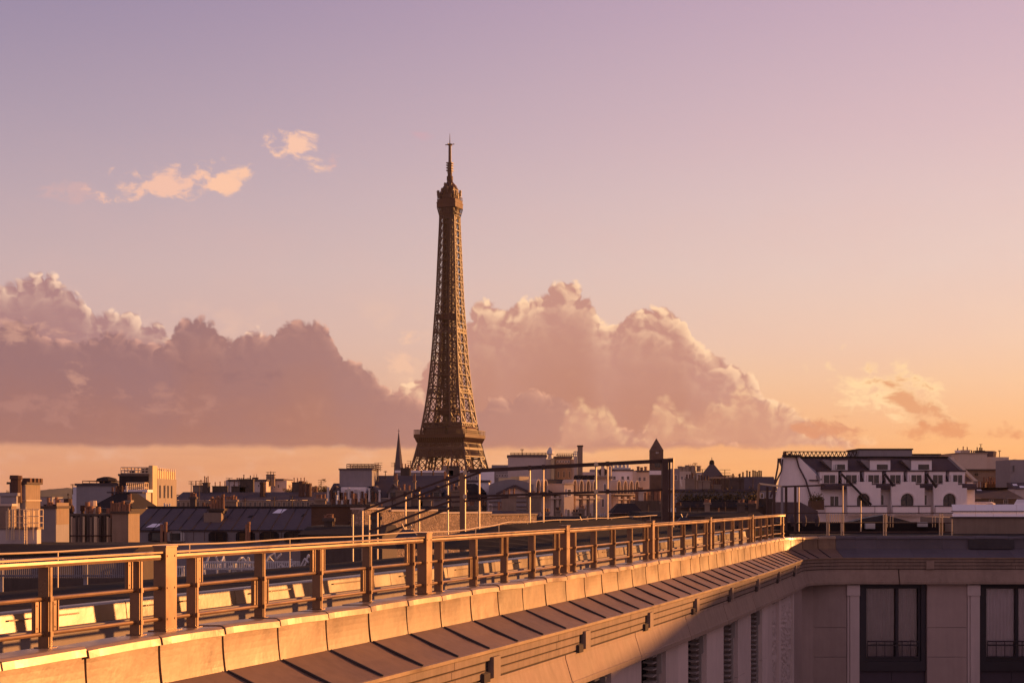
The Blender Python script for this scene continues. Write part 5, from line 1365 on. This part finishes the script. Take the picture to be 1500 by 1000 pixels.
for x in (1000, 1012, 1031, 1046, 1058, 1073, 1090, 1104):
    mb = MB(); 
    for q in range(60):
        c = Vector((b.X(x) + rng.gauss(0, .7), -.6 + rng.gauss(0, .3), b.Z(732) + abs(rng.gauss(0, .55)))); u = Vector((rng.uniform(-1, 1), rng.uniform(-1, 1), rng.uniform(-1, 1))).normalized() * .16; v = u.orthogonal().normalized() * .1
        mb.add([c - u, c + v, c + u, c - v], [(0, 1, 2, 3)])
    b.part(mb, 'planter_greenery', M['leaf'], fix=False)['kind'] = 'stuff'
b = B('small dark hipped roof with a pale gutter line under the slim posts', 896, 945, 120, 5)
mb = MB(); mb.frustum((b.X(896), b.X(943), 0, 5), b.Z(751), (b.X(908), b.X(932), 1.6, 3.4), b.Z(737)); b.part(mb, 'roof', M['slate_dark']); b.wall(899, 941, 752.3, M['dark_wall'], None, .3, 4.7); mb = MB(); mb.box(b.X(896), b.X(943), -.08, .02, b.Z(752.2), b.Z(751.1)); b.part(mb, 'gutter', M['slate'])
b = B('cluttered brown rooftop with antennas in front of the brick tower', 930, 972, 150, 6)
b.wall(930, 972, 733, M['dark_wall']); b.chimney(936, 944, 722, 734, 'cream_wall', 1, 1, 3); b.chimney(950, 956, 726, 734, 'tan_wall', 1, 2, 2); b.aerial(959, 733, 716, 1, 3); b.pots((934, 947, 962, 967), 733, 1.0, 1, 'terracotta', .18)

# --- the white building with arches, right
d = 165; b = B('large white building with three arched windows, stepped gables and rows of dormers', 1136, 1430, d, 16, name='arched_building')
x1 = 1428
b.wall(1199, x1, 708, M['white_wall']); 
mb = MB(); zt = b.Z(669)
mb.prism([(b.X(1199), b.Z(705)), (b.X(1199), 0), (b.X(1136), 0), (b.X(1138), b.Z(730)), (b.X(1146), b.Z(690)), (b.X(1147), zt), (b.X(1171), zt), (b.X(1206), b.Z(704.5))], .1, 1.0); b.part(mb, 'end_gable', M['white_wall'])
mb = MB(); mb.bar((b.X(1146), -.1, zt + .1), (b.X(1172), -.1, zt + .1), .5, .25); b.part(mb, 'gable_coping', M['slate_dark'])
mb = MB(); mb.hexa([(b.X(1186), -.1, b.Z(704)), (x1 * 0 + b.X(1424), -.1, b.Z(704)), (b.X(1424), 13, b.Z(704)), (b.X(1186), 13, b.Z(704)), (b.X(1168), 3.4, zt), (b.X(1404), 3.4, zt), (b.X(1404), 12, zt), (b.X(1168), 12, zt)])
rf = b.part(mb, 'mansard_roof', M['slate_purple'])
mb = MB(); mb.box(b.X(1168), b.X(1406), 3.2, 12.2, zt + .01, zt + .16); b.part(mb, 'roof_edge', M['slate_dark'])
mb = MB(); mb.bar((b.X(1404), 3.3, zt), (b.X(1428), -.3, b.Z(706)), .5, .3); b.part(mb, 'hip_flashing', M['grey_wall'])
mb = MB(); mb.bar((b.X(1172), 3.3, zt), (b.X(1205), -.3, b.Z(703)), .7, .3); b.part(mb, 'hip_flashing', M['grey_wall'])
b.wall(1274, 1354, 656.5, M['grey_wall'], 669, 5, 11, 'roof_block'); b.coping(1274, 1354, 656.5, M['slate_dark'], .15, .1, 5, 11); b.wall(1339, 1399, 664, M['pale_wall'], 669, 6, 11.5, 'roof_block'); b.coping(1339, 1399, 664, M['slate_dark'], .15, .15, 6, 11.5)
# truss rail on the roof
mb = MB(); za, zb2 = b.Z(667), b.Z(658.6)
mb.bar((b.X(1162), 6, zb2), (b.X(1274), 6, zb2), .10); 
for i in range(17):
    xa, xb_ = b.X(1168 + i * 6.2), b.X(1168 + i * 6.2 + 3.1); mb.bar((xa, 6, zb2), (xb_, 6, za), .08); mb.bar((xb_, 6, za), (b.X(1168 + (i + 1) * 6.2), 6, zb2), .08)
mb.bar((b.X(1162), 6, zb2), (b.X(1162), 6, za), .06); b.part(mb, 'truss_rail', M['steel_dark'])
for x, y in ((1137, 662), (1139, 661), (1145.5, 664)):
    mb = MB(); mb.tube((b.X(x) + 1.0, 1, zt), (b.X(x) + 1.0, 1, b.Z(y)), .14, 6); b.part(mb, 'chimney_pot', M['pot_dark'])
mb = MB(); mb.box(b.X(1164.5), b.X(1167), 3, 3.6, zt, b.Z(662)); b.part(mb, 'chimney_pot', M['dark_wall'])
mb = MB(); pts = [(1166, 669), (1170, 684), (1180, 703), (1187, 727)]
mb.path([(b.X(px), -.12, b.Z(py)) for px, py in pts], .09, 6); b.part(mb, 'rain_pipe', M['slate_purple'])
mb = MB(); mb.path([(b.X(px), -.12, b.Z(py)) for px, py in ((1140, 671), (1139, 684), (1134, 710), (1128, 728))], .10, 6); b.part(mb, 'rain_pipe', M['slate_purple'])
mb = MB(); mb.path([(b.X(px), -.2, b.Z(py)) for px, py in ((1146, 672), (1144, 690), (1137, 704), (1130, 724))], .09, 6); b.part(mb, 'rain_pipe', M['slate_purple'])
def roof_fr(y): return -.1 + (704 - y) / 35.0 * 3.5
for i, (xa, xb_) in enumerate(((1222, 1245), (1278, 1308), (1339, 1369))):
    mb = MB(); mb.box(b.X(xa), b.X(xb_), roof_fr(687) - .5, 6, b.Z(688), b.Z(673)); o = b.part(mb, 'upper_dormer', M['white_wall'])
    mb = MB(); mb.box(b.X(xa) - .12, b.X(xb_) + .12, roof_fr(687) - .65, 6, b.Z(673) + .003, b.Z(673) + .2); b.part(mb, 'dormer_roof', M['slate_purple'], o)
    mb = MB(); q0, q1 = (xa + 5, xb_ - 4) if i == 0 else (xa + 10, xb_ - 4); mb.box(b.X(q0), b.X(q1), roof_fr(687) - .53, roof_fr(687) - .505, b.Z(687.2), b.Z(679.5)); b.part(mb, 'pane', M['pane'], o)
    mb = MB(); mb.prism([(b.X(xa) - 1.0, b.Z(673)), (b.X(xa) - .005, b.Z(673)), (b.X(xa) - .005, b.Z(687))], roof_fr(687) - .3, 5.5); b.part(mb, 'dormer_cheek', M['grey_wall'], o)
mb = MB(); mb.box(b.X(1223.6), b.X(1226.8), roof_fr(687) - .56, roof_fr(687) - .535, b.Z(686.5), b.Z(680)); mb.box(b.X(1227.6), b.X(1229.2), roof_fr(687) - .56, roof_fr(687) - .535, b.Z(686.5), b.Z(680)); b.part(mb, 'window_blind', M['white_metal'])
for xa, xb_ in ((1200, 1226.5), (1232.5, 1258), (1265, 1290.5), (1297, 1322), (1328, 1352.5), (1359.5, 1383.5), (1389, 1412)):
    mb = MB(); mb.box(b.X(xa), b.X(xb_), -.45, 4, b.Z(708), b.Z(690.5)); o = b.part(mb, 'lower_dormer', M['white_wall'])
    mb = MB(); mb.box(b.X(xa) - .1, b.X(xb_) + .1, -.55, 4, b.Z(690.5) + .003, b.Z(690.5) + .14); b.part(mb, 'dormer_roof', M['slate_purple'], o)
    mb = MB(); mb.box(b.X(xa + 5.5), b.X(xb_ - 4.5), -.48, -.455, b.Z(707.5), b.Z(695.5)); b.part(mb, 'pane', M['pane'], o)
    mb = MB(); xm = b.X((xa + xb_ + 1) / 2)
    for x_ in (-.75, 0, .75): mb.box(xm + x_ - .03, xm + x_ + .03, -.50, -.482, b.Z(707.5), b.Z(695.5))
    mb.box(b.X(xa + 5), b.X(xb_ - 4), -.58, -.456, b.Z(708.2), b.Z(707.5)); b.part(mb, 'glazing_bar', M['pale_wall'], o)
mb = MB(); mb.box(b.X(1202), b.X(1427), -.9, .1, b.Z(717), b.Z(711.5)); mb.frustum((b.X(1202), b.X(1427), -.9, -.2), b.Z(711.5) + .003, (b.X(1202), b.X(1427), -.5, -.2), b.Z(708)); b.part(mb, 'balcony_roof', M['slate_purple'])
for k, xc in enumerate((1260.7, 1324.5, 1386.0)):
    # stepped gable wall with an arched opening
    poly_out = [(-23, 755), (-23, 712), (-16, 712), (-16, 709), (-10, 709), (-10, 705.5), (12, 705.5), (12, 710), (18, 710), (18, 714.5), (25, 714.5), (25, 755)]
    n = 10; arch = [(9.6, 740), (9.6, 732)] + [(9.6 * math.cos(math.pi * i / n), 732 - 9.5 * math.sin(math.pi * i / n)) for i in range(1, n)] + [(-9.6, 732), (-9.6, 740)]
    mb = MB(); 
    # split into left, right and crown pieces so that the arch is a real opening
    Lp = lambda pts: [(b.X(xc + p), b.Z(q)) for p, q in pts]
    mb.prism(Lp([(-23, 755), (-23, 712), (-16, 712), (-16, 709), (-9.6, 709), (-9.6, 755)]), -1.35, -.92)
    mb.prism(Lp([(9.6, 755), (9.6, 705.5), (12, 705.5), (12, 710), (18, 710), (18, 714.5), (25, 714.5), (25, 755)]), -1.35, -.92)
    mb.prism(Lp([(-9.6, 755), (-9.6, 740), (9.6, 740), (9.6, 755)]), -1.35, -.92)
    top_y = 705.5; m_ = len(arch[1:-1]); ar = arch[1:-1]; vs = []
    for yy in (-1.35, -.92): vs += [(b.X(xc + p), yy, b.Z(q)) for p, q in ar] + [(b.X(xc + p), yy, b.Z(top_y)) for p, q in ar]
    fs = []
    for i in range(m_ - 1): fs += [(i, i + 1, m_ + i + 1, m_ + i), (2 * m_ + i + 1, 2 * m_ + i, 3 * m_ + i, 3 * m_ + i + 1), (i + 1, i, 2 * m_ + i, 2 * m_ + i + 1), (m_ + i, m_ + i + 1, 3 * m_ + i + 1, 3 * m_ + i)]
    mb.add(vs, fs); o = b.part(mb, 'stepped_gable', M['white_wall'])
    mb = MB(); vs = []; r0, r1 = 10.6, 13.6
    for i in range(n + 1):
        t = math.pi * i / n
        for r in (r0, r1):
            for yy in (-1.40, -1.352): vs.append((b.X(xc + r * math.cos(t)), yy, b.Z(732 - r * math.sin(t))))
    fs = []
    for i in range(n): 
        p = i * 4; fs += [(p, p + 4, p + 6, p + 2), (p + 1, p + 3, p + 7, p + 5), (p, p + 1, p + 5, p + 4), (p + 2, p + 6, p + 7, p + 3)]
    mb.add(vs, fs); b.part(mb, 'arch_moulding', M['white_wall'], o)
    mb = MB(); mb.prism([(b.X(xc + p), b.Z(q)) for p, q in arch], -.91, -.88); w_ = b.part(mb, 'arched_window', M['pane'])
    mb = MB(); mb.box(b.X(xc - .5), b.X(xc + .5), -.96, -.915, b.Z(740), b.Z(723)); mb.box(b.X(xc - 9), b.X(xc + 9), -.95, -.92, b.Z(732.4), b.Z(731.6)); b.part(mb, 'glazing_bar', M['frame_dark'], w_)
b.windows((1290.3, 1353.5, 1412.5), 724, 739, 8.5, fr='white_wall', f=-.02); b.windows((1222,), 725, 740, 15, fr='white_wall', f=-.02)
for xa, xb_ in ((1204, 1229), (1236, 1275), (1276, 1293), (1302, 1338), (1340, 1356), (1364, 1400), (1402, 1428)):
    mb = MB(); mb.box(b.X(xa), b.X(xb_), -1.9, -1.6, b.Z(752), b.Z(741.5)); o = b.part(mb, 'balcony_wall', M['white_wall']); mb = MB(); mb.box(b.X(xa) - .05, b.X(xb_) + .05, -1.95, -1.55, b.Z(741.5) + .003, b.Z(741.5) + .12); b.part(mb, 'coping', M['slate'], o)
for (xa, ya), (xb_, yb_) in (((1228, 694), (1270, 739)), ((1291, 694), (1302, 712)), ((1352, 694), (1364, 714))):
    mb = MB(); mb.bar((b.X(xa), -1.5, b.Z(ya)), (b.X(xb_), -2.0, b.Z(yb_)), .18, .22); b.part(mb, 'roof_brace', M['slate_dark'])
mb = MB(); mb.box(b.X(1181), b.X(1199), -3, -1, b.Z(746), b.Z(733)); b.part(mb, 'planter', M['brick'])
for q in range(9): 
    mb = MB()
    for r_ in range(50):
        c = Vector((b.X(1182 + q * 2) + rng.gauss(0, .12), -2 + rng.gauss(0, .3), b.Z(733) + abs(rng.gauss(0, .3)))); u = Vector((rng.uniform(-1, 1), rng.uniform(-1, 1), rng.uniform(-1, 1))).normalized() * .10; v = u.orthogonal().normalized() * .06
        mb.add([c - u, c + v, c + u, c - v], [(0, 1, 2, 3)])
    b.part(mb, 'planter_greenery', M['leaf'], fix=False)['kind'] = 'stuff'
b = B('dark low roof with a sloping slab in front of the white end gable', 1150, 1200, 120, 6)
mb = MB(); mb.prism([(b.X(1150), 0), (b.X(1150), b.Z(735)), (b.X(1172), b.Z(735)), (b.X(1198), b.Z(748)), (b.X(1198), 0)], 0, 6); b.part(mb, 'wall', M['slate'])

# --- far right
d = 245; b = B('cream building with a sunlit side, chimneys and a tank, right of the white arched building', 1404, 1446, d, 12)
b.wall(1404, 1446, 664.5, M['cream_wall']); b.coping(1404, 1446, 664.5, M['tan_wall'], .2, .1)
b.wall(1446.2, 1479, 669, M['cream_wall'], None, .4, 10, 'right_wing'); b.chimney(1407, 1412, 660, 665, 'white_wall', 1, 2, 1, 'pot_dark'); b.chimney(1434, 1445, 660.5, 665, 'dark_wall', 1.2, 1, 3, 'pot_dark', ph=.5); b.aerial(1441, 661, 650, 1.5, 1)
mb = MB(); mb.lathe([(1.4, 0), (1.5, .9), (1.2, 1.0)], (b.X(1454), 3, b.Z(669) + .01), 14); b.part(mb, 'roof_tank', M['slate']); b.aerial(1470, 669, 659, 2, 2)
d = 205; b = B('low brown house with a tiled lean-to and a rusty fence below the cream building', 1416, 1492, d, 12)
b.wall(1418, 1489, 689, M['tan_wall']); b.coping(1418, 1489, 689, M['dark_wall'], .2, .3); b.windows((1430,), 692, 697, 7, fr='tan_wall')
mb = MB(); mb.box(b.X(1432), b.X(1484), -2.2, -2.1, b.Z(722), b.Z(705.5)); b.part(mb, 'rusty_fence', M['iron_brown'])
for x in range(1434, 1485, 4): b.pots((x,), 705.5, .5, -2.15, 'terracotta', .12)
mb = MB(); mb.box(b.X(1410), b.X(1432), -1.6, 0, 0, b.Z(706)); b.part(mb, 'front_wall', M['pale_wall'])
d = 180; b = B('mauve grey sloping roofs with small skylights above the white boarded screen', 1424, 1512, d, 9)
b.wall(1424, 1512, 730, M['dark_wall']); b.mansard(1424, 1498, 729.5, 713, M['slate_purple'], 7.0, rib=.0); b.windows((1452, 1473), 731, 738, 7, fr='grey_wall')
skylight(b, 1448, 1455, 715, 718, 4.4, 5.6); b.chimney(1419.5, 1425, 709, 735, 'white_wall', 1.4, -.8, 0); mb = MB(); mb.lathe([(1.3, b.Z(745)), (1.3, b.Z(737)), (.9, b.Z(734.5))], (b.X(1433), -2, 0), 10); b.part(mb, 'roof_vent', M['pale_wall'])
d = 190; b = B('grey house end with bright sloping rooflights at the picture edge', 1486, 1570, d, 9)
b.wall(1492, 1570, 672, M['grey_wall'], None, 3, 9); b.wall(1486, 1570, 716, M['pale_wall'], None, 0, 3, 'front_block'); b.windows((1496,), 680, 690, 4, fr='grey_wall', f=3)
mb = MB(); mb.frustum((b.X(1486), b.X(1570), -.2, 3), b.Z(716) + .01, (b.X(1486), b.X(1570), 2.4, 3), b.Z(706)); b.part(mb, 'roof', M['slate'])
skylight(b, 1488, 1494, 708, 711, .9, 1.9); skylight(b, 1495, 1501, 711, 714, .2, 1.0)

# --- filling blocks: flat dark ones close behind the deck and hazy ones farther off
def filler(label, x0, x1, yt, d, dep, m, roof, group=None, rk=6.0, pots=0, win=True):
    b = B(label, x0, x1, d, dep, group=group); h = b.Z(yt)
    b.wall(x0, x1, yt + 5.0 * 230 / d * .6, M[m]); b.mansard(x0, x1, yt + 4.9 * 230 / d * .6, yt, M[roof], 2.2)
    if pots:
        for i in range(2): xx = x0 + (x1 - x0) * (.25 + .5 * i); b.chimney(xx, xx + 1.2 * F / d, yt - 1.1 * F / d, yt + 2, 'tan_wall', 1.0, 2.0, pots)
    if win: b.windows([x0 + (x1 - x0) * (i + .5) / 7 for i in range(7)], yt + 8 * 230 / d, yt + 13 * 230 / d, (x1 - x0) / 22, fr=m)
    return b
filler('dark low roof between the brick gable and the stone wall', 440, 560, 772, 62, 8, 'dark_wall', 'slate_dark', win=False)
filler('dark flat roof behind the stone wall, under the gabled dormers', 536, 700, 741, 120, 12, 'dark_wall', 'slate_dark', pots=3)
filler('dark roof with two chimneys under the arcaded house', 780, 900, 757, 120, 10, 'dark_wall', 'slate_dark')
filler('dark roof at the foot of the corner post', 940, 1120, 750, 100, 10, 'dark_wall', 'slate_dark')
filler('dark roof under the flue wall at the picture edge', -60, 190, 800, 64, 8, 'dark_wall', 'slate_dark', win=False)
filler('grey house with pots below the pedimented gable', 716, 790, 748, 125, 8, 'grey_wall', 'slate', pots=3)
k = 0
for x in range(-60, 1640, 46):
    d = 640 + (x * 37 % 260); yt = 724 + (x * 13 % 7)
    fb_ = filler('pale hazy block in the band of far roofs along the skyline', x, x + 44, yt, d, 20, ('pale_wall', 'cream_wall', 'grey_wall')[k % 3], 'slate', 'far city blocks', win=False)
    xx = x + 6 + (x * 7 % 22); fb_.chimney(xx, xx + 5, yt - 2.6, yt + 1, ('tan_wall', 'dark_wall', 'cream_wall')[k % 3], 2.0, 3.0, 3, 'pot_dark', ph=1.1)
    if k % 2: fb_.wall(x + 24, x + 36, yt - 2.2, M[('grey_wall', 'pale_wall')[k % 4 // 2]], yt, 3, 9, 'roof_box')
    if k % 3 == 0: fb_.aerial(x + 18, yt, yt - 7, 4, 3)
    k += 1

# small chimneys, pots and masts that crowd the nearer ridges
def clutter(b, x0, x1, y, f, n, sc=1.0, seed=1):
    r_ = random.Random(seed)
    for i in range(n):
        x = x0 + (x1 - x0) * (i + r_.uniform(.15, .85)) / n; q = r_.random(); px1 = sc * F / b.d; pal = ['tan_wall', 'cream_wall', 'dark_wall', 'pale_wall'] if b.d > 150 else ['tan_wall', 'dark_wall']
        if q < .45: b.chimney(x, x + r_.uniform(.7, 1.5) * px1, y - r_.uniform(.5, 1.3) * px1, y + .8 * px1, r_.choice(pal), .8 * sc, f, r_.choice([2, 3, 4]), r_.choice(['terracotta', 'pot_dark']), ph=.5 * sc)
        elif q < .8: b.pots([x + k_ * .35 * px1 for k_ in range(r_.choice([1, 2, 3, 4]))], y, .6 * sc, f + r_.uniform(-.3, .3), r_.choice(['terracotta', 'terracotta', 'pot_dark', 'white_metal']), .12 * sc)
        else: b.aerial(x, y + .3 * px1, y - r_.uniform(1.2, 2.2) * px1, f, 3)
for lab, x0, x1, y, f, n, sc, seed in (('long dark bluish', 200, 455, 744.5, 5.6, 8, .5, 3), ('very long low slate', 262, 478, 720, 7, 9, 1.6, 4), ('dark flat roof behind', 545, 690, 741, 2.5, 9, .6, 5),
                                       ('broad bluish', 556, 664, 694, 12.2, 7, 1.0, 6), ('dark roof with two', 790, 890, 757, 2.5, 7, .45, 7), ('dark roof at the foot', 950, 1110, 750, 2.5, 11, .4, 8),
                                       ('long low dark roofs', 1000, 1108, 720, 1, 8, 1.2, 9), ('dark low roof between', 450, 550, 772, 2.5, 4, .3, 10), ('dark slanted', 140, 175, 720.5, 4, 3, .8, 11), ('mauve grey', 1428, 1490, 713, 7, 4, 1.0, 12),
                                       ('long flat pale', 590, 740, 692, 4, 7, 1.8, 13), ('hazy tan', 996, 1028, 690, 6, 3, 2.2, 14), ('cream building with', 1410, 1440, 664.5, 5, 2, 1.0, 15), ('wide pale apartment', 338, 388, 704.5, 5, 4, 1.6, 16)):
    bb = [o for o in ALL_B if o.root['label'].startswith(lab)][0]
    clutter(bb, x0, x1, y, f, n, sc, seed)

# --- hills on the horizon
def hill(px0, px1, d, y_of, dep):
    n = 90; vs = []
    for i in range(n + 1):
        px = px0 + (px1 - px0) * i / n
        top = hz(y_of(px), d)
        for f, q in ((0, -73.5), (dep * .35, -73.5 + (top + 73.5) * .7), (dep * .55, top), (dep, -73.5)):
            vs.append((ux(px, d), d + f - dep * .55, q))
    fs = [(4 * i + j, 4 * i + 4 + j, 4 * i + 5 + j, 4 * i + 1 + j) for i in range(n) for j in range(3)]
    tag(MB().add(vs, fs).build('hills', M['hill'], smooth_=True), kind='structure')
hr_ = random.Random(2); ph = [hr_.uniform(0, 6.3) for _ in range(8)]
def rough(px): return sum(math.sin(px * f + p) * a for f, p, a in zip((.02, .05, .11, .23, .51, .9), ph, (2, 1.2, .8, .6, .4, .3)))
hill(-250, 330, 5200, lambda px: 731 - 12.5 * math.exp(-((px - 95) / 110.0) ** 2) - 4 + rough(px) * .55, 1600)
hill(200, 1750, 7000, lambda px: 725 + rough(px * .7) * .6, 2000)

# --- trees on the skyline and at the picture edge
def tree(x, yt, w, d, label, group=None, n=1500):
    gz = gz_at(d); zt = hz(yt, d) - gz; rx = w / F * d / 2; rz_ = rx * 1.15
    t = empty('tree', (ux(x, d), d, gz), label, 'tree', group)
    mb = MB(); mb.tube((0, 0, 0), (0, 0, zt - rz_ * 1.5), .35, 8, .22)
    for k in range(6):
        a = k * 1.05 + rng.random(); mb.tube((0, 0, zt - rz_ * 1.9), (math.cos(a) * rx * .6, math.sin(a) * rx * .6, zt - rz_ * (.5 + .5 * rng.random())), .16, 6, .05)
    mb.build('trunk', M['bark'], t)
    mb = MB(); cl = [Vector((rng.gauss(0, rx * .45), rng.gauss(0, rx * .45), zt - rz_ + rng.gauss(0, rz_ * .42))) for _ in range(22)]
    for i in range(n):
        c = rng.choice(cl) + Vector((rng.gauss(0, 1), rng.gauss(0, 1), rng.gauss(0, 1))) * rx * .17
        u = Vector((rng.uniform(-1, 1), rng.uniform(-1, 1), rng.uniform(-1, 1))).normalized() * rx * .075; v = u.orthogonal().normalized() * rx * .05
        mb.add([c - u, c + v, c + u, c - v], [(0, 1, 2, 3)])
    mb.build('crown', M['leaf'], t, fix=False)
tree(424, 711, 16, 370, 'round dark treetop beside the pale block, first of the skyline row')
tree(438, 710.5, 18, 376, 'wide dark treetop between its neighbours in the skyline row')
tree(452, 706.5, 15, 382, 'tallest reddish treetop of the skyline row left of the tower')
tree(461, 709, 14, 372, 'narrow dark treetop right of the tallest one in the skyline row')
tree(474, 707, 17, 378, 'bushy treetop next to the roof box, last of the skyline row')
tree(1485, 671, 17, 262, 'leafy tree glowing yellow at its top, beside the cream building', n=2500)
tree(1489, 684, 14, 240, 'dark narrow tree in front of the yellow-topped tree', n=2200)

for i, (x, y, w, d) in enumerate(((300, 716, 14, 520), (704, 700, 12, 500), (868, 706, 14, 420), (1086, 716, 13, 330), (1122, 722, 14, 300))):
    tree(x, y, w, d, ('small treetop over the very long low slate roof', 'small treetop beside the tower foot, above the flat pale roofline', 'treetop between the low grey block and the arcaded house', 'treetop between the yellow-cornered building and the grey house', 'treetop in front of the house with the comb of pots')[i], n=900)

# ------------------------------------------------------------------ the evening air
hzm = bpy.data.materials.new('evening_air'); hzm.use_nodes = True; t = hzm.node_tree; t.nodes.clear()
pv = t.nodes.new('ShaderNodeVolumePrincipled'); mo = t.nodes.new('ShaderNodeOutputMaterial'); t.links.new(pv.outputs[0], mo.inputs['Volume'])
pv.inputs['Color'].default_value = (.92, .80, .74, 1); pv.inputs['Density'].default_value = 0.000030; pv.inputs['Anisotropy'].default_value = .35
hb = MB(); hb.box(-9000, 9000, -600, 9500, -75.0, 262); haze = hb.build('haze', hzm); haze['kind'] = 'stuff'
